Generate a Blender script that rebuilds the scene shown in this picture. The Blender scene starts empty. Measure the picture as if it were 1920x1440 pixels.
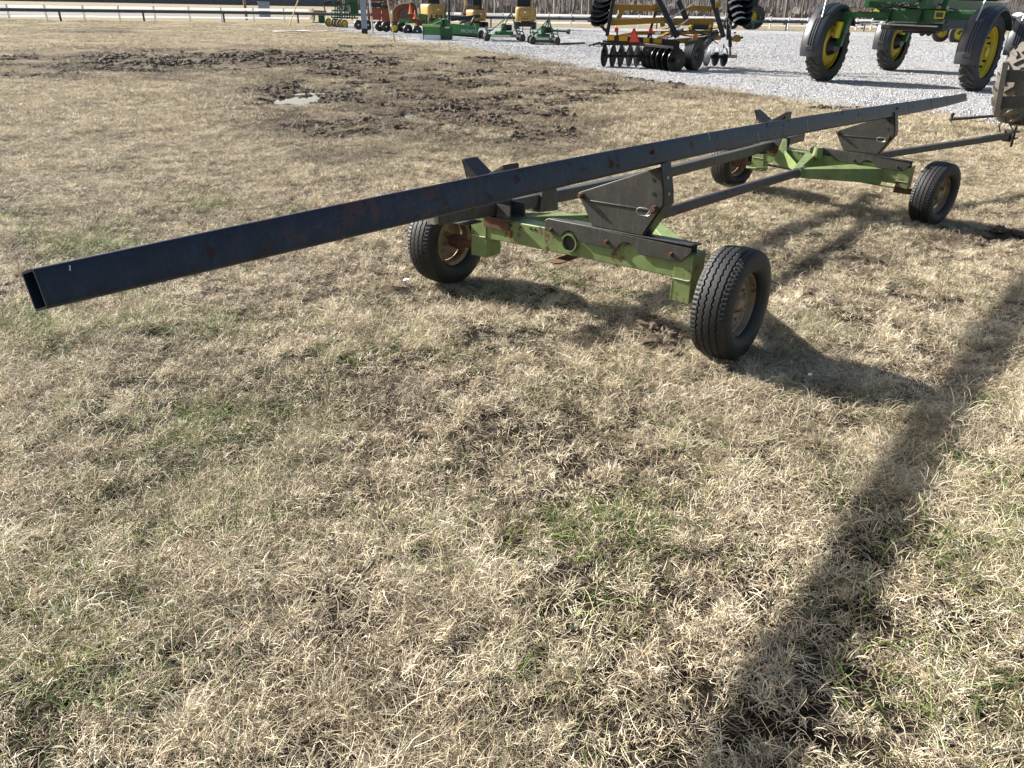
import bpy, math, random
import numpy as np
from mathutils import Vector, Matrix
random.seed(7); RNG = np.random.default_rng(11)
S = bpy.context.scene
COL = S.collection
# ------------------------------------------------------------------ camera
FPX, PITCH, ROLL, CH = 1437.1, 0.45995, 0.0208, 2.0442      # focal length in px of a 1920 px wide frame
F_ = np.array([0, math.cos(PITCH), -math.sin(PITCH)]); U0 = np.array([0, math.sin(PITCH), math.cos(PITCH)]); R0 = np.array([1., 0, 0])
R_ = R0*math.cos(ROLL)+U0*math.sin(ROLL); U_ = U0*math.cos(ROLL)-R0*math.sin(ROLL)
CC = np.array([0, 0, CH])
cd = bpy.data.cameras.new('camera'); cam = bpy.data.objects.new('camera', cd); COL.objects.link(cam)
cd.sensor_fit = 'HORIZONTAL'; cd.sensor_width = 36; cd.lens = 36*FPX/1920; cd.clip_start = .05; cd.clip_end = 4000
M = Matrix.Identity(4)
for i in range(3):
    M[i][0] = R_[i]; M[i][1] = U_[i]; M[i][2] = -F_[i]; M[i][3] = CC[i]
cam.matrix_world = M
S.camera = cam
# ------------------------------------------------------------------ sky, sun, exposure
SUN_EL = math.radians(30.6); SUN_AZ = math.radians(-60.5)      # azimuth clockwise from +Y
w = bpy.data.worlds.new('World'); S.world = w; w.use_nodes = True
nt = w.node_tree; bg = nt.nodes['Background']
sky = nt.nodes.new('ShaderNodeTexSky'); sky.sky_type = 'NISHITA'; sky.sun_disc = False
sky.sun_elevation = SUN_EL; sky.sun_rotation = SUN_AZ; sky.air_density = 1.1; sky.dust_density = 3.0
nt.links.new(sky.outputs[0], bg.inputs[0]); bg.inputs[1].default_value = 0.062
sd = bpy.data.lights.new('sun', 'SUN'); sun = bpy.data.objects.new('sun', sd); COL.objects.link(sun)
sd.energy = 5.0; sd.angle = math.radians(1.0); sd.color = (1, .95, .88)
tos = Vector((math.sin(SUN_AZ)*math.cos(SUN_EL), math.cos(SUN_AZ)*math.cos(SUN_EL), math.sin(SUN_EL)))
sun.rotation_euler = tos.to_track_quat('Z', 'Y').to_euler(); sun.location = (-20, 12, 15)
S.view_settings.view_transform = 'Standard'; S.view_settings.look = 'None'; S.view_settings.exposure = 1.36
S.render.engine = 'CYCLES'; S.cycles.max_bounces = 6; S.cycles.transparent_max_bounces = 4
S.render.resolution_x = 1024; S.render.resolution_y = 768

# ------------------------------------------------------------------ noise and ground shape
_P = RNG.random((256, 256))
def vnoise(x, y):
    xi = np.floor(x).astype(int); yi = np.floor(y).astype(int); fx = x-xi; fy = y-yi
    fx = fx*fx*(3-2*fx); fy = fy*fy*(3-2*fy)
    a = _P[xi & 255, yi & 255]; b = _P[(xi+1) & 255, yi & 255]; c = _P[xi & 255, (yi+1) & 255]; d = _P[(xi+1) & 255, (yi+1) & 255]
    return (a*(1-fx)+b*fx)*(1-fy)+(c*(1-fx)+d*fx)*fy
def fbm(x, y, o=4):
    s = 0; a = .5; t = 0
    for k in range(o):
        s = s+a*vnoise(x+17.3*k, y+9.1*k); t += a; x = x*2.03; y = y*2.03; a *= .5
    return s/t
def sstep(a, b, x):
    t = np.clip((x-a)/(b-a), 0, 1); return t*t*(3-2*t)
def base_z(x, y):
    s = .622*(x-.402)+.783*(y-5.162); q = np.clip(.783*(x-.402)-.622*(y-5.162), -3, 3)
    z = np.interp(s, [-4, 0, 5.32, 9, 14], [.06, .06, -.06, -.06, 0])
    lat = np.interp(s, [-4, 0, 5.32, 9], [0, .023, -.029, 0])
    return z+lat*q
def ground_ray(px, py):
    d = F_+R_*(px-960)/FPX-U_*(py-720)/FPX
    return d/np.linalg.norm(d)
def G(px, py):
    """ground point seen at a place of the photograph (used to measure positions)"""
    d = ground_ray(px, py); z = 0.
    for _ in range(6):
        P = CC+d*((z-CH)/d[2]); z = float(base_z(P[0], P[1])) if P[1] < 60 else 0.
    return P
def PJ(x, y, z):
    dx = x; dy = y; dz = z-CH
    dep = dy*F_[1]+dz*F_[2]; dep = np.where(dep < .05, .05, dep)
    return 960+FPX*(dx*R_[0]+dy*R_[1]+dz*R_[2])/dep, 720-FPX*(dx*U_[0]+dy*U_[1]+dz*U_[2])/dep
MUD = [(885, 832, 26, 11, 1.2), (1255, 640, 26, 9, 1.2), (1610, 500, 50, 16, 1.25), (1690, 575, 34, 9, 1.2), (1850, 447, 90, 12, 1.1), (930, 640, 26, 8, 1.2), (600, 655, 26, 7, 1.2), (350, 1000, 20, 8, 1.2), (1500, 1010, 18, 7, 1.2), (1160, 1050, 24, 9, 1.2), (240, 1262, 26, 10, 1.2), (1640, 604, 22, 7, 1.2), (745, 745, 18, 7, 1.2), (1080, 760, 16, 6, 1.1), (430, 760, 20, 7, 1.1), (1820, 640, 20, 7, 1.1), (120, 140, 190, 9, .8), (60, 110, 150, 7, .6), (300, 120, 260, 22, 1.1), (180, 128, 260, 12, .9), (520, 106, 260, 13, 1), (640, 122, 190, 24, .9), (860, 150, 240, 34, .9), (545, 232, 120, 36, .55),
       (640, 255, 110, 50, .75), (770, 235, 150, 40, .9), (900, 205, 200, 50, .95), (1010, 170, 180, 40, .7), (925, 115, 60, 9, 1), (1090, 160, 120, 20, .8),
       (1330, 182, 110, 9, .6), (190, 58, 70, 4, .8), (1600, 498, 60, 22, .9), (1690, 575, 60, 14, .5), (1860, 455, 110, 14, .6), (700, 88, 100, 5, .6), (1010, 250, 130, 36, .75),
       (520, 180, 130, 26, .8), (700, 175, 230, 45, .7), (1240, 165, 120, 14, .75), (1250, 640, 30, 10, .3), (450, 330, 60, 16, .35), (1560, 205, 120, 6, .5), (730, 545, 16, 8, .9)]
def mudmask(x, y):
    px, py = PJ(x, y, base_z(x, y)); m = np.zeros_like(px)
    for cx, cy, rx, ry, s in MUD:
        m = np.maximum(m, s*np.exp(-(((px-cx)/rx)**2+((py-cy)/ry)**2)*1.1))
    n = fbm(x*1.1+3, y*1.1, 4)+.5*(fbm(x*5, y*5+8, 3)-.5)
    return sstep(.34, .74, m*.78+(n-.5)*1.7*sstep(.1, .5, m)+.06)
def mudsoft(x, y):
    px, py = PJ(x, y, base_z(x, y)); m = np.zeros_like(px)
    for cx, cy, rx, ry, s in MUD: m = np.maximum(m, s*np.exp(-(((px-cx)/(rx*1.25))**2+((py-cy)/(ry*1.3))**2)*.9))
    return np.clip(sstep(.15, .6, m)*(.25+1.5*sstep(.35, .65, fbm(x*1.3, y*1.3, 4))), 0, 1)
# puddles: centre pixel, radii in metres
PUD = []
for cx, cy, ex, ey in ((553, 190, (500, 605), (178, 203)), (773, 218, (752, 794), (211, 225)), (735, 257, (695, 785), (252, 264)), (915, 225, (895, 945), (221, 230)), (728, 259, (720, 740), (255, 262))):
    a = G(ex[0], cy); b = G(ex[1], cy); c = G(cx, ey[0]); d = G(cx, ey[1]); m = G(cx, cy)
    PUD.append((m[0], m[1], (b[0]-a[0])/2, (c[1]-d[1])/2))
def pudmask(x, y):
    m = np.zeros_like(x)
    for k, (cx, cy, rx, ry) in enumerate(PUD[:2]):
        ang = .35; dx = x-cx; dy = y-cy
        r = (np.sqrt((dx/rx)**2+(dy/ry)**2)+(fbm(x*4+k*9, y*4, 3)-.5)*.6)/.85
        m = np.maximum(m, 1-sstep(.8, 1.25, r))
    return m
# edge of the gravel lot, measured on the ground
EDGE = [G(*p) for p in ((585, 46), (620, 55), (690, 66), (752, 78), (830, 84), (900, 95), (960, 103), (1030, 116), (1100, 128), (1200, 150), (1300, 166), (1400, 178), (1500, 192), (1600, 205), (1700, 212), (1800, 222), (1950, 240))]
EX = np.array([e[0] for e in EDGE]); EY = np.array([e[1] for e in EDGE])
EX = np.append(EX, [20, 60]); EY = np.append(EY, [EY[-1]-1.5, EY[-1]-8])
def gravel_in(x, y):      # >0 inside the lot, in metres along y
    e = np.interp(x, EX, EY)+(fbm(x*1.3, y*1.3, 4)-.5)*1.4*np.clip(y/30, .5, 2)
    return np.where(x < EX[0], -5, y-e)
def ground_z(x, y):
    z = base_z(x, y); near = 1-sstep(25, 60, y)
    bump = (fbm(x*2.2, y*2.2, 2)-.5)*.035+(fbm(x*.5, y*.5, 2)-.5)*.05+(fbm(x*1.1+7, y*1.1, 2)-.5)*.05
    m = mudmask(x, y); g = sstep(-.2, .8, gravel_in(x, y))
    rut = (fbm(x*3.5+5, y*6, 4)-.5)*.2+.015
    return z+(bump*(1-m)+rut*m)*near*(1-g)-pudmask(x, y)*.07

# ------------------------------------------------------------------ object helpers
def tag(o, label=None, cat=None, group=None, kind=None):
    if label: o['label'] = label
    if cat: o['category'] = cat
    if group: o['group'] = group
    if kind: o['kind'] = kind
    return o
def thing(name, loc, label, cat, group=None):
    o = bpy.data.objects.new(name, None); COL.objects.link(o); o.location = tuple(float(v) for v in loc); o.empty_display_size = .2
    return tag(o, label, cat, group)
def nv(a): a = np.asarray(a, float); return a/max(np.linalg.norm(a), 1e-9)
def perp(d):
    d = nv(d); a = np.array([0, 0, 1.]) if abs(d[2]) < .9 else np.array([1., 0, 0])
    s = nv(np.cross(d, a)); return s, np.cross(s, d)
class MB:
    def __init__(s): s.v = []; s.f = []
    def add(s, vs, fs):
        n = len(s.v); s.v += [tuple(float(c) for c in p) for p in vs]; s.f += [tuple(i+n for i in f) for f in fs]; return s
    def box(s, c, hx, hy, hz):
        c = np.asarray(c, float); hx, hy, hz = (np.asarray(a, float) for a in (hx, hy, hz)); vs = []
        for k in (-1, 1):
            for j in (-1, 1):
                for i in (-1, 1): vs.append(c+i*hx+j*hy+k*hz)
        return s.add(vs, [(0, 2, 3, 1), (4, 5, 7, 6), (0, 1, 5, 4), (2, 6, 7, 3), (0, 4, 6, 2), (1, 3, 7, 5)])
    def bar(s, p0, p1, wd, ht, up=(0, 0, 1)):
        p0 = np.asarray(p0, float); p1 = np.asarray(p1, float); d = p1-p0; sd_ = nv(np.cross(d, up)); u = nv(np.cross(sd_, d))
        return s.box((p0+p1)/2, d/2, sd_*wd/2, u*ht/2)
    def tube(s, p0, p1, r0, r1=None, n=12, cap=True):
        r1 = r0 if r1 is None else r1; p0 = np.asarray(p0, float); p1 = np.asarray(p1, float); a, b = perp(p1-p0)
        vs = []
        for p, r in ((p0, r0), (p1, r1)):
            for i in range(n):
                t = 2*math.pi*i/n; vs.append(p+a*r*math.cos(t)+b*r*math.sin(t))
        fs = [(i, (i+1) % n, n+(i+1) % n, n+i) for i in range(n)]
        if cap: fs += [tuple(range(n-1, -1, -1)), tuple(range(n, 2*n))]
        return s.add(vs, fs)
    def path(s, pts, r, n=8):
        pts = [np.asarray(p, float) for p in pts]; vs = []; a, b = perp(pts[1]-pts[0])
        for k, p in enumerate(pts):
            d = nv(pts[min(k+1, len(pts)-1)]-pts[max(k-1, 0)]); a = nv(a-d*np.dot(a, d)); b = np.cross(d, a)
            rr = r[k] if hasattr(r, '__len__') else r
            for i in range(n):
                t = 2*math.pi*i/n; vs.append(p+a*rr*math.cos(t)+b*rr*math.sin(t))
        fs = []
        for k in range(len(pts)-1):
            for i in range(n): fs.append((k*n+i, k*n+(i+1) % n, (k+1)*n+(i+1) % n, (k+1)*n+i))
        fs += [tuple(range(n-1, -1, -1)), tuple(range((len(pts)-1)*n, len(pts)*n))]
        return s.add(vs, fs)
    def prism(s, poly, ext):
        poly = [np.asarray(p, float) for p in poly]; ext = np.asarray(ext, float); n = len(poly)
        return s.add(poly+[p+ext for p in poly], [tuple(range(n-1, -1, -1)), tuple(range(n, 2*n))]+[(i, (i+1) % n, n+(i+1) % n, n+i) for i in range(n)])
    def sweep(s, secs, closed_ends=True):
        n = len(secs[0]); vs = [p for sec in secs for p in sec]; fs = []
        for k in range(len(secs)-1):
            for i in range(n): fs.append((k*n+i, k*n+(i+1) % n, (k+1)*n+(i+1) % n, (k+1)*n+i))
        if closed_ends: fs += [tuple(range(n-1, -1, -1)), tuple(range((len(secs)-1)*n, len(secs)*n))]
        return s.add(vs, fs)
    def lathe(s, prof, c, ax, n=32, close=False):
        c = np.asarray(c, float); ax = nv(ax); a, b = perp(ax); vs = []; m = len(prof)
        for i in range(n):
            t = 2*math.pi*i/n; e = a*math.cos(t)+b*math.sin(t)
            for r, x in prof: vs.append(c+ax*x+e*r)
        fs = []
        for i in range(n):
            for k in range(m if close else m-1):
                k2 = (k+1) % m; i2 = (i+1) % n
                fs.append((i*m+k, i*m+k2, i2*m+k2, i2*m+k))
        return s.add(vs, fs)
    def build(s, name, mat, parent=None, bevel=0, smooth=True, ang=.7, label=None, flat=False):
        me = bpy.data.meshes.new(name)
        off = np.array(parent_loc(parent)) if parent else np.zeros(3)
        me.from_pydata([tuple(np.array(p)-off) for p in s.v], [], s.f); me.materials.append(mat)
        import bmesh
        bm = bmesh.new(); bm.from_mesh(me); bmesh.ops.recalc_face_normals(bm, faces=bm.faces); bm.to_mesh(me); bm.free()
        if smooth: me.shade_smooth(); me.set_sharp_from_angle(angle=ang)
        o = bpy.data.objects.new(name, me); COL.objects.link(o)
        if parent: o.parent = parent
        if bevel:
            b = o.modifiers.new('bevel', 'BEVEL'); b.width = bevel; b.segments = 2; b.limit_method = 'ANGLE'; b.angle_limit = .6; b.harden_normals = False
        if label: o['label'] = label
        return o
def parent_loc(p):
    l = Vector((0, 0, 0))
    while p: l = l+p.location; p = p.parent
    return l

# ------------------------------------------------------------------ materials
def newmat(name):
    m = bpy.data.materials.new(name); m.use_nodes = True; t = m.node_tree; b = t.nodes['Principled BSDF']; return m, t, b
def nz(t, scale, detail=6, rough=.6, vec=None, dist=0):
    n = t.nodes.new('ShaderNodeTexNoise'); n.inputs['Scale'].default_value = scale; n.inputs['Detail'].default_value = detail; n.inputs['Roughness'].default_value = rough; n.inputs['Distortion'].default_value = dist
    if vec is None:
        g = t.nodes.new('ShaderNodeNewGeometry'); vec = g.outputs['Position']
    t.links.new(vec, n.inputs['Vector']); return n
def ramp(t, src, stops):
    r = t.nodes.new('ShaderNodeValToRGB'); t.links.new(src, r.inputs[0]); e = r.color_ramp.elements
    while len(e) > 1: e.remove(e[0])
    for i, (p, c) in enumerate(stops):
        c = (c, c, c) if not hasattr(c, '__len__') else c
        if i == 0: e[0].position = p; e[0].color = (*c, 1)
        else: k = e.new(p); k.color = (*c, 1)
    return r
def mix(t, fac, a, b):
    m = t.nodes.new('ShaderNodeMix'); m.data_type = 'RGBA'
    for sock, v in ((m.inputs[0], fac), (m.inputs[6], a), (m.inputs[7], b)):
        if isinstance(v, (int, float)): sock.default_value = v
        elif isinstance(v, tuple): sock.default_value = (*v, 1)
        else: t.links.new(v, sock)
    return m.outputs[2]
def mth(t, op, a, b=0.):
    m = t.nodes.new('ShaderNodeMath'); m.operation = op
    for i, v in enumerate((a, b)):
        if isinstance(v, (int, float)): m.inputs[i].default_value = v
        else: t.links.new(v, m.inputs[i])
    return m.outputs[0]
def bump(t, b, h, st=.3, d=.01):
    n = t.nodes.new('ShaderNodeBump'); n.inputs['Strength'].default_value = st; n.inputs['Distance'].default_value = d
    t.links.new(h, n.inputs['Height']); t.links.new(n.outputs[0], b.inputs['Normal'])
RUST = (.095, .032, .015)
def paint(name, col, rough=.5, rust=.0, var=.25, dirt=.15, metal=0, sc=1., rustcol=RUST, spec=.5, streak=False):
    m, t, b = newmat(name)
    n1 = nz(t, 7*sc); n2 = nz(t, 38*sc, 8, .7)
    dark = tuple(c*(1-var) for c in col); lite = tuple(min(1, c*(1+var*.7)) for c in col)
    c = ramp(t, n1.outputs[0], [(.3, dark), (.55, col), (.75, lite)]).outputs[0]
    if dirt:
        c = mix(t, mth(t, 'MULTIPLY', ramp(t, n2.outputs[0], [(.45, 0), (.75, 1)]).outputs[0], dirt), c, (.16, .13, .09))
    vecg = None
    if streak:      # rust runs and scuffs drawn out downwards
        g = t.nodes.new('ShaderNodeNewGeometry'); mp = t.nodes.new('ShaderNodeMapping'); mp.inputs['Scale'].default_value = (1, 1, .12)
        t.links.new(g.outputs['Position'], mp.inputs[0]); st = nz(t, 32*sc, 5, .6, mp.outputs[0])
        c = mix(t, mth(t, 'MULTIPLY', ramp(t, st.outputs[0], [(.5, 0), (.72, 1)]).outputs[0], .4), c, tuple(v*2.2+.012 for v in col) if sum(col) < .3 else tuple(v*.55 for v in col))
    if rust:
        r1 = nz(t, 5.5*sc, 10, .72, dist=.4); lo = .72-rust*.3
        rf = ramp(t, r1.outputs[0], [(lo, 0), (lo+.05, 1)]).outputs[0]
        rc = mix(t, n2.outputs[0], tuple(v*.55 for v in rustcol), tuple(v*1.5 for v in rustcol)); c = mix(t, rf, c, rc)
        rr = mix(t, rf, (rough,)*3, (.9,)*3); t.links.new(rr, b.inputs['Roughness'])
    else: b.inputs['Roughness'].default_value = rough
    t.links.new(c, b.inputs['Base Color']); b.inputs['Metallic'].default_value = metal; b.inputs['Specular IOR Level'].default_value = spec
    bump(t, b, n2.outputs[0], .12, .004)
    return m
def plain(name, col, rough=.5, metal=0):
    return paint(name, col, rough, 0, .12, .05, metal)
M_beam = paint('sky_tinted_black_steel', (.010, .017, .033), .42, .44, .5, .12, streak=True, sc=1.1, spec=.42, rustcol=(.05, .02, .014))  # black steel; blue of the reflected sky is mixed into the base colour
M_rail = paint('weathered_black_steel', (.05, .047, .045), .5, .28, .3, .35, streak=True)
M_brkt = paint('scuffed_black_plate', (.04, .04, .037), .48, .33, .3, .22, streak=True)
M_black = paint('black_paint', (.012, .012, .014), .45, .15, .3, .1)
M_lime = paint('old_yellow_green_paint', (.17, .235, .08), .5, .44, .3, .35, streak=True, sc=1.3)
M_tyre = paint('old_rubber', (.009, .010, .012), .62, 0, .3, .09)
M_tyre2 = paint('dusty_rubber', (.035, .035, .036), .8, 0, .35, .5)
M_rim = paint('cream_rusty_rim', (.31, .24, .15), .65, .62, .3, .4, sc=1.4, rustcol=(.13, .05, .02))
M_rustm = paint('rusted_steel', (.13, .055, .028), .85, .3, .4, .3, sc=3)
M_zinc = plain('zinc', (.5, .5, .48), .35, .9)
M_jgreen = paint('dark_green_paint', (.008, .085, .022), .4, 0, .25, .12)
M_bgreen = paint('bright_green_paint', (.045, .21, .05), .4, 0, .2, .1)
M_yel = plain('yellow_paint', (.62, .46, .02), .4)
M_gold = paint('golden_yellow_paint', (.34, .18, .012), .42, .05, .25, .12)  # yellow paint with the harrow frame's shade darkened into its base colour
M_exc = paint('excavator_yellow', (.42, .255, .06), .5, 0, .12, .1)
M_fender = plain('grey_black_plastic', (.022, .026, .034), .42)
M_disc = paint('dark_disc_steel', (.014, .016, .02), .3, .05, .3, .1, metal=.5)
M_blued = paint('blued_disc_steel', (.03, .045, .065), .5, 0, .3, .2, metal=.3)
M_org = paint('red_orange_paint', (.27, .06, .025), .5, .1, .25, .2)
M_orgd = paint('burnt_orange_paint', (.23, .08, .03), .55, .15, .25, .25)
M_cone = plain('orange_cone_plastic', (.85, .17, .05), .5)
M_red = plain('red_reflector', (.55, .02, .04), .3)
M_smv = plain('fluorescent_red_orange', (.95, .09, .03), .4)
M_amber = plain('amber_reflector', (.8, .36, .01), .3)
M_white = plain('white_vinyl', (.84, .85, .88), .4)
M_vinyl, _t, _b = newmat('white_fence_vinyl'); _b.inputs['Base Color'].default_value = (.88, .89, .92, 1); _b.inputs['Roughness'].default_value = .4
_tr = _t.nodes.new('ShaderNodeBsdfTranslucent'); _tr.inputs[0].default_value = (.88, .89, .92, 1); _mx = _t.nodes.new('ShaderNodeMixShader'); _mx.inputs[0].default_value = .22
_t.links.new(_b.outputs[0], _mx.inputs[1]); _t.links.new(_tr.outputs[0], _mx.inputs[2]); _t.links.new(_mx.outputs[0], _t.nodes['Material Output'].inputs[0])
M_whitem = plain('white_metal', (.7, .7, .68), .4)
M_grail = paint('weathered_guardrail', (.10, .12, .145), .5, 0, .2, .15, metal=.3)
M_pole = paint('grey_galvanised_pole', (.27, .33, .42), .45, 0, .12, .1, metal=.2)
M_glass = plain('dark_glass', (.02, .025, .03), .08)
M_wood = paint('sawn_wood', (.27, .2, .13), .8, 0, .3, .2)
M_mudtyre = paint('mud_caked_rubber', (.15, .138, .12), .9, 0, .35, .5, sc=2)
M_rod = plain('pale_yellow_rod', (.62, .5, .25), .5)
M_decal = plain('pale_decal', (.72, .7, .6), .4)
M_dkgrey = plain('dark_grey_metal', (.05, .055, .06), .5)
M_ink = plain('black_lettering', (.01, .01, .01), .5)
M_carb = plain('dark_blue_car_paint', (.015, .025, .05), .2)

# worn rusty area on the beam towards its rear end
_t = M_beam.node_tree; _b = _t.nodes['Principled BSDF']; _old = _b.inputs['Base Color'].links[0].from_socket
_g = _t.nodes.new('ShaderNodeNewGeometry'); _vm = _t.nodes.new('ShaderNodeVectorMath'); _vm.operation = 'DISTANCE'; _vm.inputs[1].default_value = (-.70, 3.2, 1.2); _t.links.new(_g.outputs['Position'], _vm.inputs[0])
_fall = ramp(_t, _vm.outputs['Value'], [(.25, 1), (.85, 0)]).outputs[0]; _n = nz(_t, 13, 9, .7, dist=.8); _m = mth(_t, 'MULTIPLY', ramp(_t, _n.outputs[0], [(.5, 0), (.56, .8)]).outputs[0], _fall)
_t.links.new(mix(_t, _m, _old, (.085, .032, .022)), _b.inputs['Base Color'])
# --- ground
def mat_ground():
    m, t, b = newmat('dormant_turf')
    a = t.nodes.new('ShaderNodeAttribute'); a.attribute_name = 'mud'
    g = t.nodes.new('ShaderNodeNewGeometry'); pos = g.outputs['Position']
    sep = t.nodes.new('ShaderNodeSeparateXYZ'); t.links.new(pos, sep.inputs[0])
    far = ramp(t, mth(t, 'MULTIPLY', sep.outputs[1], 1/60), [(.1, 0), (.3, 1)]).outputs[0]      # tall thin far grass replaced by its own mean colour
    n1 = nz(t, 60, 5, .8, pos); n2 = nz(t, .55, 5, .6, pos); n3 = nz(t, 6, 6, .75, pos); n4 = nz(t, 22, 6, .8, pos)
    thatch = ramp(t, n1.outputs[0], [(.3, (.008, .006, .004)), (.55, (.03, .022, .014)), (.75, (.10, .078, .05))]).outputs[0]
    straw = ramp(t, n4.outputs[0], [(.32, (.10, .075, .045)), (.5, (.27, .22, .145)), (.68, (.46, .39, .265))]).outputs[0]
    warm = mix(t, ramp(t, n2.outputs[0], [(.42, 0), (.6, 1)]).outputs[0], straw, (.30, .27, .175))
    warm = mix(t, ramp(t, n3.outputs[0], [(.35, .55), (.5, .15), (.7, 0)]).outputs[0], warm, (.16, .15, .07))
    straw = mix(t, .45, straw, warm)
    c = mix(t, far, thatch, straw)
    soil = ramp(t, n3.outputs[0], [(.36, (.02, .015, .01)), (.5, (.07, .052, .036)), (.62, (.18, .14, .095))]).outputs[0]
    c = mix(t, a.outputs['Fac'], c, soil)
    af = t.nodes.new('ShaderNodeAttribute'); af.attribute_name = 'soft'; c = mix(t, mth(t, 'MULTIPLY', af.outputs['Fac'], .75), c, soil)
    t.links.new(c, b.inputs['Base Color']); b.inputs['Roughness'].default_value = .95; b.inputs['Specular IOR Level'].default_value = .15
    h = mth(t, 'ADD', n4.outputs[0], n3.outputs[0]); bump(t, b, h, .9, .07); return m
def mat_gravel():
    m, t, b = newmat('crushed_limestone')
    g = t.nodes.new('ShaderNodeNewGeometry'); pos = g.outputs['Position']
    v = t.nodes.new('ShaderNodeTexVoronoi'); v.inputs['Scale'].default_value = 17; t.links.new(pos, v.inputs['Vector'])
    v2 = t.nodes.new('ShaderNodeTexVoronoi'); v2.inputs['Scale'].default_value = 40; t.links.new(pos, v2.inputs['Vector'])
    cs = t.nodes.new('ShaderNodeSeparateColor'); t.links.new(v.outputs['Color'], cs.inputs[0])
    cs2 = t.nodes.new('ShaderNodeSeparateColor'); t.links.new(v2.outputs['Color'], cs2.inputs[0])
    c = ramp(t, cs.outputs[0], [(0, (.2, .205, .22)), (.5, (.34, .345, .36)), (1, (.62, .62, .63))]).outputs[0]
    c2 = ramp(t, cs2.outputs[0], [(0, (.14, .145, .16)), (1, (.55, .55, .56))]).outputs[0]
    c = mix(t, .4, c, c2)
    sp = nz(t, 5.5, 9, .85, pos); c = mix(t, ramp(t, sp.outputs[0], [(.34, .5), (.44, .1), (.6, 0)]).outputs[0], c, (.11, .112, .125)); c = mix(t, ramp(t, sp.outputs[0], [(.54, 0), (.66, .35)]).outputs[0], c, (.70, .70, .71))  # dark and pale speckle painted in for shadowed and sunlit stones
    big = nz(t, .35, 5, .6, pos); c = mix(t, ramp(t, big.outputs[0], [(.4, 0), (.7, .35)]).outputs[0], c, (.36, .33, .27))
    e = t.nodes.new('ShaderNodeAttribute'); e.attribute_name = 'edge'
    nd = nz(t, 9, 5, .7, pos); c = mix(t, mth(t, 'MULTIPLY', e.outputs['Fac'], ramp(t, nd.outputs[0], [(.35, 0), (.6, .9)]).outputs[0]), c, (.2, .16, .1))
    t.links.new(c, b.inputs['Base Color']); b.inputs['Roughness'].default_value = .9
    h = mth(t, 'ADD', v.outputs['Distance'], v2.outputs['Distance']); hn = t.nodes.new('ShaderNodeMath'); hn.operation = 'MULTIPLY'; hn.inputs[1].default_value = -1; t.links.new(h, hn.inputs[0])
    bump(t, b, hn.outputs[0], 1., .035); return m
def grow(a, b, d0, far, k=1.13):
    xs = list(np.arange(a, b, d0)); s = d0
    while xs[-1] < far: s *= k; xs.append(xs[-1]+s)
    lo = []; s = d0; x = a
    while x > -far: s *= k; x -= s; lo.append(x)
    return np.array(lo[::-1]+xs)
def sheet(name, xs, ys, mat, zf, keep=None, attrs=()):
    X, Y = np.meshgrid(xs, ys); Z = zf(X, Y); nx, ny = len(xs), len(ys)
    V = np.stack([X, Y, Z], -1).reshape(-1, 3)
    i = np.arange(nx-1); j = np.arange(ny-1); I, J = np.meshgrid(i, j); a = (J*nx+I).ravel()
    Fq = np.stack([a, a+1, a+nx+1, a+nx], 1)
    if keep is not None:
        kk = keep(X, Y).ravel(); Fq = Fq[kk[Fq].all(1)]
        used = np.unique(Fq); re = -np.ones(len(V), int); re[used] = np.arange(len(used)); V = V[used]; Fq = re[Fq]
    me = bpy.data.meshes.new(name); me.vertices.add(len(V)); me.vertices.foreach_set('co', V.ravel())
    me.loops.add(Fq.size); me.loops.foreach_set('vertex_index', Fq.ravel().astype(np.int32))
    me.polygons.add(len(Fq)); me.polygons.foreach_set('loop_start', (np.arange(len(Fq))*4).astype(np.int32)); me.update(calc_edges=True)
    me.shade_smooth()
    for an, af in attrs:
        at = me.attributes.new(an, 'FLOAT', 'POINT'); at.data.foreach_set('value', af(V[:, 0], V[:, 1]).astype(np.float32))
    me.materials.append(mat); o = bpy.data.objects.new(name, me); COL.objects.link(o); return o
gx = grow(-13, 14, .07, 1500); gy = grow(.3, 26, .07, 1500)
ground = sheet('ground', gx, gy, mat_ground(), ground_z, None, (('mud', lambda x, y: mudmask(x, y)), ('soft', lambda x, y: mudsoft(x, y)))); tag(ground, 'dormant straw-coloured turf with churned muddy ruts', 'ground', kind='structure')
vx = grow(-13, 30, .16, 260, 1.1); vy = grow(16, 50, .16, 92, 1.06)
def gz2(x, y): return base_z(x, y)*(1-sstep(14, 18, y))+.004+.03*sstep(-.3, .8, gravel_in(x, y))-.02
lot = sheet('gravel_lot', vx, vy, mat_gravel(), lambda x, y: gz2(x, y)+(fbm(x*3, y*3, 3)-.5)*.03, lambda X, Y: (gravel_in(X, Y) > -.3) & (Y < np.interp(X, [-30, 3, 32, 90], [80, 86, 97, 97])) & (X < 200) & (Y > 8), (('edge', lambda x, y: 1-sstep(-.2, 2.2, gravel_in(x, y))),))
tag(lot, 'pale grey crushed gravel equipment lot', 'gravel', kind='structure')
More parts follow.
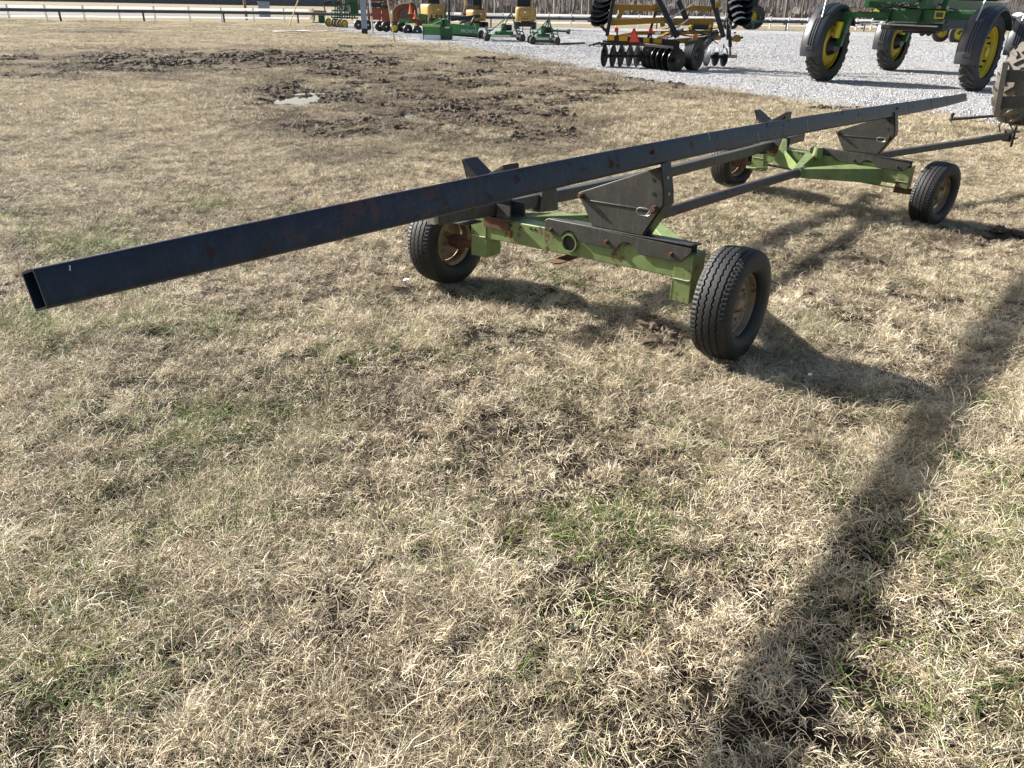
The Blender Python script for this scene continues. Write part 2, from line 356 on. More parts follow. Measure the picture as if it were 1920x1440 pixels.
def stone_tile(seed, n=260, size=2.2):
    r = np.random.default_rng(seed); V = []; Fq = []; k = 0
    cube = np.array([(-1, -1, -.6), (1, -1, -.6), (1, 1, -.6), (-1, 1, -.6), (-.8, -.8, .6), (.8, -.8, .6), (.8, .8, .6), (-.8, .8, .6)]); fc = [(0, 3, 2, 1), (4, 5, 6, 7), (0, 1, 5, 4), (1, 2, 6, 5), (2, 3, 7, 6), (3, 0, 4, 7)]
    for q in range(n):
        c = np.array([r.uniform(-size/2, size/2), r.uniform(-size/2, size/2), 0]); s_ = r.uniform(.009, .022)*np.array([1, r.uniform(.6, 1), r.uniform(.5, 1)]); a = r.uniform(0, 6.28)
        p = (cube+r.normal(0, .22, (8, 3)))*s_; p = np.column_stack([p[:, 0]*math.cos(a)-p[:, 1]*math.sin(a), p[:, 0]*math.sin(a)+p[:, 1]*math.cos(a), p[:, 2]+s_[2]*.35])+c
        V += [tuple(v) for v in p]; Fq += [tuple(i+k for i in f) for f in fc]; k += 8
    me = bpy.data.meshes.new('stones'); me.from_pydata(V, [], Fq); me.materials.append(M_stone)
    at = me.attributes.new('tint', 'FLOAT', 'POINT'); at.data.foreach_set('value', np.repeat(r.random(n), 8).astype(np.float32)); return bpy.data.objects.new('stones', me)
M_stone, t_, b_ = newmat('limestone_chips'); a_ = t_.nodes.new('ShaderNodeAttribute'); a_.attribute_name = 'tint'
t_.links.new(ramp(t_, a_.outputs['Fac'], [(0, (.22, .22, .235)), (.5, (.40, .40, .41)), (1, (.62, .62, .62))]).outputs[0], b_.inputs['Base Color']); b_.inputs['Roughness'].default_value = .85

# puddles
def mat_water():
    m, t, b = newmat('still_water'); b.inputs['Base Color'].default_value = (.06, .05, .035, 1); b.inputs['Roughness'].default_value = .02; b.inputs['IOR'].default_value = 1.5; b.inputs['Specular IOR Level'].default_value = 1.
    n = nz(t, 9, 2, .5); bump(t, b, n.outputs[0], .01, .002); return m
MW = mat_water()
for k, (cx, cy, rx, ry) in enumerate(PUD[:2]):
    zc = float(base_z(np.array(cx), np.array(cy)))-.012
    a = np.linspace(0, 2*math.pi, 60, endpoint=False); r = 1.2+.0*a
    vs = [(cx, cy, zc)]+[(cx+rx*1.35*math.cos(t), cy+ry*1.35*math.sin(t), zc) for t in a]
    mb = MB(); mb.add(vs, [(0, i+1, (i+1) % 60+1) for i in range(60)])
    o = mb.build('puddle', MW); tag(o, ['long bright puddle in the churned mud', 'small bright puddle right of the long one'][k], 'puddle', kind='structure')

# ------------------------------------------------------------------ grass: blade tiles scattered over the turf
def mat_blades(name, stops, trans=.25, gstops=None):
    m, t, b = newmat(name)
    a = t.nodes.new('ShaderNodeAttribute'); a.attribute_name = 'tint'
    g = t.nodes.new('ShaderNodeNewGeometry'); n = nz(t, .8, 4, .6, g.outputs['Position']); n2 = nz(t, 2.6, 4, .6, g.outputs['Position'])
    f = mth(t, 'ADD', a.outputs['Fac'], mth(t, 'MULTIPLY', mth(t, 'SUBTRACT', n2.outputs[0], .5), .9))
    c = ramp(t, f, stops).outputs[0]
    if gstops: c = mix(t, ramp(t, n.outputs[0], gstops).outputs[0], c, (.22, .215, .11))
    ia = t.nodes.new('ShaderNodeAttribute'); ia.attribute_type = 'INSTANCER'; ia.attribute_name = 'mudf'
    c = mix(t, mth(t, 'MULTIPLY', ia.outputs['Fac'], .68), c, mix(t, a.outputs['Fac'], (.07, .052, .036), (.26, .20, .135)))
    t.links.new(c, b.inputs['Base Color']); b.inputs['Roughness'].default_value = .6; b.inputs['Specular IOR Level'].default_value = .3
    tr = t.nodes.new('ShaderNodeBsdfTranslucent'); t.links.new(c, tr.inputs[0]); mx = t.nodes.new('ShaderNodeMixShader'); mx.inputs[0].default_value = trans
    out = t.nodes['Material Output']; t.links.new(b.outputs[0], mx.inputs[1]); t.links.new(tr.outputs[0], mx.inputs[2]); t.links.new(mx.outputs[0], out.inputs[0]); return m
STRAW = [(0, (.09, .068, .048)), (.22, (.22, .17, .115)), (.45, (.49, .405, .27)), (.7, (.72, .63, .455)), (1, (.81, .75, .59))]
M_straw = mat_blades('dry_straw_blades', STRAW, .12, [(.5, 0), (.66, .3)])
M_grn = mat_blades('green_grass_blades', [(0, (.05, .085, .02)), (.45, (.12, .18, .04)), (.8, (.25, .31, .09)), (1, (.45, .45, .22))], .3)
def blades(N, size, L, width, th0, bend, gap=.0, swirl=.8, seed=0, hmul=1., clump=None, tmul=1.):
    r = np.random.default_rng(seed); x = r.uniform(-size/2, size/2, N*2); y = r.uniform(-size/2, size/2, N*2)
    if gap > 0:
        k = fbm(x*14+seed*7+50, y*14+50, 2) > gap; x = x[k]; y = y[k]
    x = x[:N]; y = y[:N]; N = len(x)
    az = (fbm(x*5+seed*3+20, y*5+20, 2)-.5)*2*math.pi*2.2*swirl+r.normal(0, 1.1, N)
    ct = r.random(N); lift = np.zeros(N)
    if clump:
        nc, sg = clump; cx_ = r.uniform(-size/2, size/2, nc); cy_ = r.uniform(-size/2, size/2, nc); ci_ = r.integers(0, nc, N); ox = r.normal(0, sg, N); oy = r.normal(0, sg, N)
        x = cx_[ci_]+ox; y = cy_[ci_]+oy; az = np.arctan2(oy, ox)+r.normal(0, .7, N)+(r.normal(0, .8, nc))[ci_]; ct = r.random(nc)[ci_]; lift = (r.uniform(0, .045, nc))[ci_]*np.exp(-(ox**2+oy**2)/(2*sg*sg))*hmul
    ln = r.uniform(L[0], L[1], N)*r.choice([1, 1, .7, 1.3], N); th = r.uniform(th0[0], th0[1], N); bd = r.uniform(bend[0], bend[1], N); wd = width*r.uniform(.6, 1.35, N)
    K = 4; P = np.zeros((N, K, 3)); P[:, 0, 0] = x; P[:, 0, 1] = y; P[:, 0, 2] = r.uniform(-.01, .012, N)*hmul+lift; az2 = az.copy(); tw = r.normal(0, .35, N)
    D = np.zeros((N, K, 3))
    for k in range(K):
        D[:, k] = np.stack([np.cos(az2)*np.cos(th), np.sin(az2)*np.cos(th), np.sin(th)], 1)
        if k < K-1: P[:, k+1] = P[:, k]+D[:, k]*(ln/(K-1))[:, None]
        th = th-bd/(K-1); az2 = az2+tw
    P[:, :, 2] = np.maximum(P[:, :, 2], .003+r.uniform(0, .02, (N, 1)))
    sd_ = np.stack([-np.sin(az), np.cos(az), r.normal(0, .6, N)], 1); sd_ /= np.linalg.norm(sd_, axis=1)[:, None]
    prof = np.array([1, .95, .7, .12]); V = np.concatenate([P-sd_[:, None]*(wd[:, None]*prof/2)[:, :, None], P+sd_[:, None]*(wd[:, None]*prof/2)[:, :, None]], 1)   # N,2K,3
    base = (np.arange(N)*2*K)[:, None]
    Fq = np.concatenate([base+np.array([[k, k+1, K+k+1, K+k]]) for k in range(K-1)], 0)
    tint = np.repeat(r.random(N)*(.35 if clump else .55)+ct*(.65 if clump else .45), 2*K)*tmul
    return V.reshape(-1, 3), Fq, tint
def tile(name, parts, mat):
    V = []; Fq = []; T = []; o = 0
    for v, f, t in parts: V.append(v); Fq.append(f+o); T.append(t); o += len(v)
    V = np.concatenate(V); Fq = np.concatenate(Fq); T = np.concatenate(T)
    me = bpy.data.meshes.new(name); me.vertices.add(len(V)); me.vertices.foreach_set('co', V.ravel())
    me.loops.add(Fq.size); me.loops.foreach_set('vertex_index', Fq.ravel().astype(np.int32)); me.polygons.add(len(Fq)); me.polygons.foreach_set('loop_start', (np.arange(len(Fq))*4).astype(np.int32)); me.update(calc_edges=True)
    me.shade_smooth(); at = me.attributes.new('tint', 'FLOAT', 'POINT'); at.data.foreach_set('value', T.astype(np.float32)); me.materials.append(mat)
    return bpy.data.objects.new(name, me)
def scatter(name, tiles, pts, rot, scl, idx, label, cat, mudf=None):
    if mudf is None: mudf = np.zeros(len(pts))
    c = bpy.data.collections.new(name+'_pieces')
    for k, t in enumerate(tiles): t.name = '%s_piece_%02d' % (name, k); c.objects.link(t)
    me = bpy.data.meshes.new(name); me.vertices.add(len(pts)); me.vertices.foreach_set('co', np.asarray(pts, float).ravel())
    for an, ty, vals in (('mudf', 'FLOAT', mudf), ('rot', 'FLOAT', rot), ('scl', 'FLOAT', scl), ('idx', 'INT', idx)):
        a = me.attributes.new(an, ty, 'POINT'); a.data.foreach_set('value', np.asarray(vals, np.float32 if ty == 'FLOAT' else np.int32))
    pp = np.asarray(pts, float); e_ = .22; gxx = (ground_z(pp[:, 0]+e_, pp[:, 1])-ground_z(pp[:, 0]-e_, pp[:, 1]))/(2*e_); gyy = (ground_z(pp[:, 0], pp[:, 1]+e_)-ground_z(pp[:, 0], pp[:, 1]-e_))/(2*e_)
    a = me.attributes.new('nrm', 'FLOAT_VECTOR', 'POINT'); a.data.foreach_set('vector', np.column_stack([-gxx, -gyy, np.ones(len(pp))]).astype(np.float32).ravel())
    for t in tiles: me.materials.append(t.data.materials[0]); break
    o = bpy.data.objects.new(name, me); COL.objects.link(o)
    ng = bpy.data.node_groups.new(name, 'GeometryNodeTree'); ng.interface.new_socket('Geometry', in_out='INPUT', socket_type='NodeSocketGeometry'); ng.interface.new_socket('Geometry', in_out='OUTPUT', socket_type='NodeSocketGeometry')
    N = ng.nodes; L = ng.links; gi = N.new('NodeGroupInput'); go = N.new('NodeGroupOutput'); ip = N.new('GeometryNodeInstanceOnPoints'); ci = N.new('GeometryNodeCollectionInfo')
    ci.inputs[0].default_value = c; ci.inputs['Separate Children'].default_value = True; ci.inputs['Reset Children'].default_value = True
    def na(n, ty):
        q = N.new('GeometryNodeInputNamedAttribute'); q.data_type = ty; q.inputs[0].default_value = n; return q.outputs[0]
    cx = N.new('ShaderNodeCombineXYZ'); L.new(na('rot', 'FLOAT'), cx.inputs[2]); er0 = N.new('FunctionNodeEulerToRotation'); L.new(cx.outputs[0], er0.inputs[0])
    er = N.new('FunctionNodeAlignRotationToVector'); er.axis = 'Z'; L.new(er0.outputs[0], er.inputs['Rotation']); L.new(na('nrm', 'FLOAT_VECTOR'), er.inputs['Vector'])
    L.new(gi.outputs[0], ip.inputs['Points']); L.new(ci.outputs[0], ip.inputs['Instance']); ip.inputs['Pick Instance'].default_value = True
    L.new(na('idx', 'INT'), ip.inputs['Instance Index']); L.new(er.outputs[0], ip.inputs['Rotation']); L.new(na('scl', 'FLOAT'), ip.inputs['Scale']); L.new(ip.outputs[0], go.inputs[0])
    md = o.modifiers.new('scatter', 'NODES'); md.node_group = ng
    return tag(o, label, cat, kind='stuff')
def field(spacing, y0, y1, jit=.5, marg=.4):
    out = []
    for y in np.arange(y0, y1, spacing):
        hw = .70*(y+.35)+marg+1.3 if y > 2 else 3.2
        xs = np.arange(-hw, hw, spacing); out.append(np.stack([xs+RNG.uniform(-jit, jit, len(xs))*spacing, y+RNG.uniform(-jit, jit, len(xs))*spacing], 1))
    return np.concatenate(out)
SZ = .5
straw_tiles = [tile('t', [blades(1500, SZ, (.02, .065), .0023, (.3, 1.25), (.5, 1.6), 0, seed=s, clump=(70, .018)), blades(450, SZ, (.03, .08), .0019, (.0, .5), (.1, .8), .45, seed=s+20, tmul=.55), blades(170, SZ, (.07, .13), .002, (.1, .9), (.6, 1.8), .44, seed=s+40)], M_straw) for s in range(7)]  # low flat blades: dark thatch tone, also painting shadow between the tufts
coarse_tiles = [tile('t', [blades(2300, 1.0, (.03, .085), .0038, (.3, 1.3), (.4, 1.5), 0, seed=s+80, clump=(120, .033)), blades(700, 1.0, (.03, .08), .0036, (.0, .5), (.1, .8), .42, seed=s+90, tmul=.5)], M_straw) for s in range(4)]  # flat blades tinted down here too, as painted shadow between tufts
fine_near = [tile('t', [blades(850, SZ, (.05, .13), .0018, (.3, 1.2), (.7, 1.9), 0, seed=s+120, clump=(26, .03)), blades(110, SZ, (.10, .17), .0019, (.3, 1.1), (.9, 2.2), .45, seed=s+160)], M_straw) for s in range(5)]
far_tiles = [tile('t', [blades(2300, 1.7, (.04, .10), .0085, (.3, 1.3), (.3, 1.4), 0, seed=s+180, clump=(210, .05))], M_straw) for s in range(3)]
tiles = straw_tiles+coarse_tiles+fine_near+far_tiles
A = field(.36, 1.0, 10.5, .26); A2 = field(.40, 10.5, 14, .3); B = field(.76, 13.5, 27, .3); C = field(.40, .9, 5.2); D = field(1.4, 26, 76, .3)
pts = np.concatenate([A, A2, B, C, D]); idx = np.concatenate([RNG.integers(0, 7, len(A)+len(A2)), RNG.integers(7, 11, len(B)), RNG.integers(11, 16, len(C)), RNG.integers(16, 19, len(D))])
scl = np.concatenate([RNG.uniform(.75, 1.2, len(A)+len(A2)), RNG.uniform(.8, 1.25, len(B)), RNG.uniform(.8, 1.15, len(C)), RNG.uniform(.8, 1.2, len(D))])
mm = mudmask(pts[:, 0], pts[:, 1]); pm = pudmask(pts[:, 0], pts[:, 1])
keep = (RNG.random(len(pts)) > mm*.62) & (pm < .1) & (gravel_in(pts[:, 0], pts[:, 1]) < RNG.uniform(-.3, .6, len(pts)))
keep &= ~((idx > 10) & (fbm(pts[:, 0]*.9, pts[:, 1]*.9, 2) < RNG.uniform(.35, .6, len(pts))))
pts = pts[keep]; idx = idx[keep]; scl = scl[keep]*(1-.35*mm[keep])
z = ground_z(pts[:, 0], pts[:, 1]); P3 = np.column_stack([pts, z-.004])
scatter('dry_grass', tiles, P3, RNG.uniform(0, 6.28, len(pts)), scl, idx, 'matted straw-coloured dormant grass covering the lawn', 'grass', mudsoft(pts[:, 0], pts[:, 1]))
# green shoots
gt = [tile('t', [blades(85, .34, (.06, .15), .0027, (.2, 1.2), (.3, 1.3), 0, 2., seed=s+200)], M_grn) for s in range(5)]+[tile('t', [blades(45, .42, (.04, .11), .0026, (.2, 1.1), (.2, 1.), 0, 2., seed=s+220)], M_grn) for s in range(3)]
g = field(.13, .9, 9)
GB = [(100, 1180, 260, 230, .9), (330, 1280, 240, 120, .5), (420, 830, 110, 70, .8), (250, 1000, 260, 120, .7), (150, 480, 90, 60, .75), (60, 620, 120, 60, .7), (1850, 1000, 130, 160, .7), (1560, 960, 70, 110, .45), (1850, 1390, 180, 60, 1), (700, 1050, 120, 70, .6),
      (860, 870, 50, 26, .8), (1030, 1000, 60, 40, .5), (380, 380, 40, 12, .9), (200, 760, 150, 60, .5), (900, 690, 40, 20, .4), (1180, 960, 80, 50, .4), (1500, 1090, 60, 40, .5), (560, 900, 60, 40, .5), (980, 1300, 200, 90, .3), (350, 590, 160, 40, .45), (1700, 1250, 120, 60, .4), (1280, 650, 20, 12, .8)]
px, py = PJ(g[:, 0], g[:, 1], base_z(g[:, 0], g[:, 1])); dn = np.full(len(g), .045)
for cx, cy, rx, ry, s in GB: dn = np.maximum(dn, s*np.exp(-((px-cx)/rx)**2-((py-cy)/ry)**2))
dn = dn*(.4+1.1*sstep(.35, .7, fbm(g[:, 0]*3.4, g[:, 1]*3.4, 3))); k = RNG.random(len(g)) < dn*1.25; g = g[k]
scatter('green_grass', gt, np.column_stack([g, ground_z(g[:, 0], g[:, 1])]), RNG.uniform(0, 6.28, len(g)), RNG.uniform(.6, 1.35, len(g)), RNG.integers(0, 8, len(g)), 'fresh green shoots coming up through the dry grass', 'grass')
# mud clods
def mat_mud():
    m, t, b = newmat('torn_mud'); n = nz(t, 30, 8, .75); c = ramp(t, n.outputs[0], [(.32, (.035, .026, .018)), (.52, (.105, .08, .056)), (.68, (.30, .24, .165))]).outputs[0]
    t.links.new(c, b.inputs['Base Color']); b.inputs['Roughness'].default_value = .9; bump(t, b, n.outputs[0], .8, .02); return m
MM = mat_mud()
def clod(seed):
    import bmesh
    bm = bmesh.new(); r = np.random.default_rng(seed); V = []; o = 0
    for q in range(7):
        v0 = len(bm.verts); mtx = Matrix.Translation((r.normal(0, .11), r.normal(0, .11), 0)) @ Matrix.Diagonal((r.uniform(.03, .075), r.uniform(.03, .075), r.uniform(.015, .05), 1))
        bmesh.ops.create_icosphere(bm, subdivisions=2, radius=1, matrix=mtx)
    for v in bm.verts:
        n = float(fbm(np.array(v.co.x*28+seed*5+40), np.array(v.co.y*28+v.co.z*31+40), 3))-.5
        v.co.x *= 1+n*.8; v.co.y *= 1+n*.8; v.co.z = v.co.z*(1+n*2.4)
    me = bpy.data.meshes.new('clod'); bm.to_mesh(me); bm.free(); me.materials.append(MM); return bpy.data.objects.new('clod', me)
cl = np.concatenate([field(.2, 3.5, 26), field(.36, 26, 52)]); m1 = mudmask(cl[:, 0], cl[:, 1]); k = (RNG.random(len(cl)) < m1*.68) & (pudmask(cl[:, 0], cl[:, 1]) < .2) & (gravel_in(cl[:, 0], cl[:, 1]) < .3); cl = cl[k]
scatter('mud_clods', [clod(s) for s in range(6)], np.column_stack([cl, ground_z(cl[:, 0], cl[:, 1])]), RNG.uniform(0, 6.28, len(cl)), RNG.uniform(.3, 1.05, len(cl))*np.where(cl[:, 1] > 26, 1.5, 1), RNG.integers(0, 6, len(cl)), 'dark clods of torn mud along the wheel ruts', 'mud')
# ------------------------------------------------------------------ header trailer
RM = np.array([.402, 5.162, .060]); TU = np.array([.622, .783, -.0227]); TV = np.array([.783, -.622, .023]); TW = np.array([-.004, .032, .999])
TU = nv(TU); TW = nv(np.cross(TV, TU)); TV = nv(np.cross(TU, TW)); WB = 5.324
def T(u, v, w): return RM+TU*u+TV*v+TW*w
def TF(u, v, w):        # the front axle sits a little twisted on the uneven ground
    return T(u, v, w-.052*v)
M_weld = paint('pale_weld_bead', (.36, .36, .22), .6, .3, .3, .4, sc=6)
trailer = thing('header_trailer', T(0, 0, 0), 'low header trailer with yellow-green axles and long black steel beam on the dry lawn', 'trailer')
def tbox(fr, u, v, w):
    """box from local ranges"""
    c = [fr(a, b, d) for d in w for b in v for a in u]
    return (c, [(0, 2, 3, 1), (4, 5, 7, 6), (0, 1, 5, 4), (2, 6, 7, 3), (0, 4, 6, 2), (1, 3, 7, 5)])
# main beam: hollow rectangular tube, drooping a little at both ends
BU = np.array([-3.56, -3.0, -2.2, -1.4, -.6, 0, .8, 1.6, 2.6, 3.6, 4.6, 5.4, 6.2, 7.2, 8.2, 9.0])
BZ = np.polyval(np.polyfit([-3.56, -3.56, -2.8, -1.4, 0, 2.4, 4.2, 5.5, 6.6, 9.0, 9.0], [1.138, 1.138, 1.160, 1.158, 1.168, 1.163, 1.136, 1.112, 1.098, 1.082, 1.082], 4), BU)
BHs = np.interp(BU, [-3.56, -2.6, 7, 9.0], [.058, .066, .068, .055]); BH = .066; BV0, BV1 = -.051, .051; BVC = .588; BR = math.radians(18)
def TB(u, v, z):      # the tube lies on the sloping brackets, rolled towards the far side
    zc = float(np.interp(u, BU, BZ)); dz = z-zc; return T(u, BVC+v*math.cos(BR)-dz*math.sin(BR), zc+v*math.sin(BR)+dz*math.cos(BR))
secs = []
def rrect(fr, u, v0, v1, z0, z1, r=.012, sk=0):
    out = []
    for (cv, cz, a0) in ((v1-r, z1-r, 0), (v0+r, z1-r, 90), (v0+r, z0+r, 180), (v1-r, z0+r, 270)):
        for a in (0, 30, 60, 90):
            t = math.radians(a0+a); z = cz+r*math.sin(t); out.append(fr(u+sk*(z-z0), cv+r*math.cos(t), z))
    return out
mb = MB()
outer = [rrect(TB, u, BV0, BV1, z-h_, z+h_, .012, 0) for u, z, h_ in zip(BU, BZ, BHs)]
inner = [rrect(TB, u, BV0+.007, BV1-.007, z-h_+.007, z+h_-.007, .007, 0) for u, z, h_ in zip(BU[::-1], BZ[::-1], BHs[::-1])]
ring = outer+inner+[outer[0]]
mb.sweep(ring, False)
beam = mb.build('beam', M_beam, trailer, ang=.9)
mb = MB(); e_ = TB(5.75, 0, float(np.interp(5.75, BU, BZ))); v_ = nv(TV*math.cos(BR)+TW*math.sin(BR)); mb.box(e_, TU*.004, v_*.0525, nv(np.cross(v_, TU))*.0695); mb.build('weld_seam', M_black, beam)
for u_, h0, h1 in ((-3.47, .030, .045), (.62, .02, .062), (1.42, -.055, .01), (2.45, -.06, .05), (6.9, -.02, .03), (7.6, -.055, -.03)):
    zc_ = float(np.interp(u_, BU, BZ)); mb = MB(); mb.bar(TB(u_, BV1+.0008, zc_+h0), TB(u_+.004, BV1+.0008, zc_+h1), .0035, .001, TV); mb.build('scratch', M_decal, beam)
for u in (-.1, 5.28):
    mb = MB(); z = float(np.interp(u, BU, BZ)); mb.tube(TB(u-.03, BV1-.002, z+.01), TB(u-.03, BV1+.016, z+.01), .014, n=6); mb.build('bolt_head', M_rustm, beam)
def axle(fr, u0, front):
    s = 1 if not front else -1
    mb = MB()
    # box beam, sloping undersides
    poly = [(-.86, .60), (.94, .615), (.94, .455), (.80, .452), (-.5, .445), (-.66, .44), (-.86, .42)]
    if front: poly = [(-.86, .60), (.94, .60), (.94, .415), (.80, .412), (-.5, .425), (-.66, .42), (-.86, .42)]
    mb.prism([fr(u0-.075, v, z) for v, z in poly], fr(u0+.075, 0, 0)-fr(u0-.075, 0, 0))
    ax = mb.build('axle_beam' , M_lime, trailer, bevel=.006)
    for (v0, v1, z0) in ((-.862, -.72, .295), (.82, .94, .305)):
        mb = MB(); a = v0; b = v1; z0 = z0+(.075 if front and v0 > 0 else .0)
        mb.add(*tbox(fr, (u0-.083, u0-.074), (a, b), (z0, .60))); mb.add(*tbox(fr, (u0+.074, u0+.083), (a, b), (z0, .60)))
        e = a if v0 < 0 else b
        mb.add(*tbox(fr, (u0-.083, u0+.083), (e-.004, e+.006), (z0-.004, .615)))
        i = b if v0 < 0 else a
        mb.add(*tbox(fr, (u0-.085, u0+.085), (i-.004, i+.004), (z0, .452)))
        lg = mb.build('spindle_leg', M_lime, trailer, bevel=.003)
        mb = MB(); rr_ = np.random.default_rng(3); mb.path([fr(u0-.086, a+(b-a)*k/9, .450+rr_.normal(0, .0012)) for k in range(10)], [.0032+rr_.uniform(0, .0022) for k in range(10)], 6); mb.build('weld_bead', M_weld, lg)
    for sv in (-1, 1):
        mb = MB(); mb.tube(fr(u0, sv*.80, .345), fr(u0, sv*1.10, .345), .036, .03, 14); mb.tube(fr(u0, sv*1.03, .345), fr(u0, sv*1.14, .345), .062, .05, 18); mb.build('spindle', M_rustm, trailer)
    # weld lines and stains are part of the paint; bolt holes down the face
    for v, z in ((-.49, .575), (-.40, .577), (-.31, .58), (-.27, .578)):
        mb = MB(); mb.tube(fr(u0-.0765*(1), v, z), fr(u0-.078, v, z), .010, n=10); mb.build('bolt_hole', M_black, ax)
    return ax
def cover(fr, u0):      # black angle plate over the axle beam, cut out round the tube socket
    pts = [(-.18, .66), (-.175, .592), (-.075, .574)]
    pts += [(.034+.072*math.cos(t), .552+.07*math.sin(t)) for t in np.linspace(math.radians(165), math.radians(15), 9)]
    pts += [(.13, .56), (.40, .556)]+[(.487+.078*math.cos(t), .558+.058*math.sin(t)) for t in np.linspace(math.pi*.97, .03*math.pi, 9)]
    pts += [(.58, .556), (.865, .560), (.93, .628), (.93, .655), (-.15, .678)]
    mb = MB(); mb.prism([fr(u0-.094, v, z) for v, z in pts], fr(u0+.012, 0, 0)-fr(u0, 0, 0))
    mb.add(*tbox(fr, (u0-.094, u0-.03), (-.15, .93), (.667, .676)))
    mb.add(*tbox(fr, (u0-.02, u0+.05), (-.10, .93), (.655, .664)))
    mb.add(*tbox(fr, (u0-.02, u0-.012), (-.10, .93), (.60, .665)))
    c = mb.build('cover_plate', M_brkt, trailer, bevel=.003)
    for v, z in ((-.12, .605), (.33, .598), (.80, .598)):
        mb = MB(); mb.tube(fr(u0-.094, v, z), fr(u0-.112, v, z), .014, n=6); mb.tube(fr(u0-.112, v, z), fr(u0-.122, v, z), .008, n=8); mb.build('bolt', M_rustm, c)
    return c
def bracket(fr, u0, fl=1):
    poly = [(.087, .879), (.665, 1.105), (.700, .97), (.708, .888), (.583, .681), (.209, .683)]
    mb = MB(); mb.prism([fr(u0-.094, v, z) for v, z in poly], fr(u0+.006, 0, 0)-fr(u0, 0, 0))
    # folded top edge and side flange
    mb.add([fr(u0-.094, .087, .883), fr(u0-.094, .665, 1.109), fr(u0-.02, .665, 1.109), fr(u0-.02, .087, .883), fr(u0-.094, .087, .877), fr(u0-.094, .665, 1.103), fr(u0-.02, .665, 1.103), fr(u0-.02, .087, .877)],
           [(0, 1, 2, 3), (4, 7, 6, 5), (0, 4, 5, 1), (1, 5, 6, 2), (2, 6, 7, 3), (3, 7, 4, 0)])
    # crease rib
    mb.bar(fr(u0-.096, .13, .842), fr(u0-.096, .655, .845), .006, .010, TW)
    b = mb.build('beam_bracket', M_brkt, trailer, bevel=.0025)
    mb = MB()
    e = [(.665, 1.125), (.702, .97), (.712, .885), (.585, .672)]
    for (a, c) in zip(e[:-1], e[1:]):
        mb.add([fr(u0-.09, *a), fr(u0-.09, *c), fr(u0+.03, *c), fr(u0+.03, *a), fr(u0-.09, a[0]+.007, a[1]), fr(u0-.09, c[0]+.007, c[1]), fr(u0+.03, c[0]+.007, c[1]), fr(u0+.03, a[0]+.007, a[1])],
               [(0, 1, 2, 3), (4, 7, 6, 5), (0, 4, 5, 1), (1, 5, 6, 2), (2, 6, 7, 3), (3, 7, 4, 0)])
    mb.prism([fr(u0+.024, v, z) for v, z in ((.45, 1.03), (.665, 1.11), (.705, .89), (.583, .672), (.45, .70))], fr(u0+.03, 0, 0)-fr(u0+.024, 0, 0))
    f = mb.build('side_flange', M_black, b, bevel=.002)
    for v, z in ((.672, 1.04), (.691, .945)):
        mb = MB(); mb.tube(fr(u0-.03, v+.012, z), fr(u0-.03, v+.022, z), .011, n=10); mb.build('flange_bolt', M_zinc, f)
    for v, z in ((.63, 1.03), (.642, .945)):
        mb = MB(); mb.tube(fr(u0-.0945, v, z), fr(u0-.096, v, z), .012, n=12); mb.build('bolt_hole', M_black, b)
    mb = MB(); mb.tube(fr(u0-.09, .118, .868), fr(u0-.125, .118, .868), .018, n=6); mb.tube(fr(u0-.125, .118, .868), fr(u0-.135, .118, .868), .011, n=10); mb.build('pivot_bolt', M_rustm, b)
    mb = MB(); mb.tube(fr(u0-.09, .662, .862), fr(u0-.135, .662, .862), .017, n=12); mb.build('lock_pin', M_rustm, b)
    mb = MB(); c = np.array([.60, .848]); pt = []
    for t in np.linspace(math.radians(-50), math.radians(300), 18):
        r = .042*(1+.25*math.cos(2*t)); pt.append(fr(u0-.128-.006*math.sin(t), c[0]+r*math.cos(t)*.95, c[1]+r*.75*math.sin(t)-.012))
    mb.path(pt+[fr(u0-.128, .662, .878)], .0035, 6); mb.build('hairpin_clip', M_zinc, b)
    mb = MB(); mb.add(*tbox(fr, (u0-.09, u0+.03), (.20, .59), (.664, .681))); mb.build('bracket_foot', M_brkt, b)
    return b
ax_r = axle(T, 0, False); ax_f = axle(TF, WB-.14, True)
cover(T, 0); cover(TF, WB-.14); bracket(T, 0); bracket(lambda u, v, w: T(u, v-.012, w-.008), WB-.14)
# round socket through the rear beam, with the reach tube behind it
mb = MB(); mb.lathe([(.063, -.098), (.063, .12), (.053, .12), (.053, -.098)], T(0, .031, .537), TU, 28, True); mb.build('tube_socket', M_lime, ax_r, ang=.5)
mb = MB(); mb.tube(T(-.077, .031, .537), T(-.079, .031, .537), .054, n=20); mb.build('socket_dark_disc', M_black, ax_r)  # black disc stands in for the shaded inside of the socket
mb = MB(); mb.add(*tbox(T, (-.12, .10), (-.10, -.005), (.392, .400))); mb.prism([T(-.12, -.10, .392), T(-.16, -.07, .392), T(-.16, -.035, .392), T(-.12, -.005, .392)], TW*.008); mb.build('hitch_tab', M_rustm, ax_r)
mb = MB(); mb.path([T(u, .0, z) for u, z in ((.75, .525), (2, .518), (3.2, .508), (4.3, .497))], .046, 20); mb.build('reach_tube', paint('rusty_brown_tube', (.055, .046, .043), .55, .45, .25, .3), trailer)
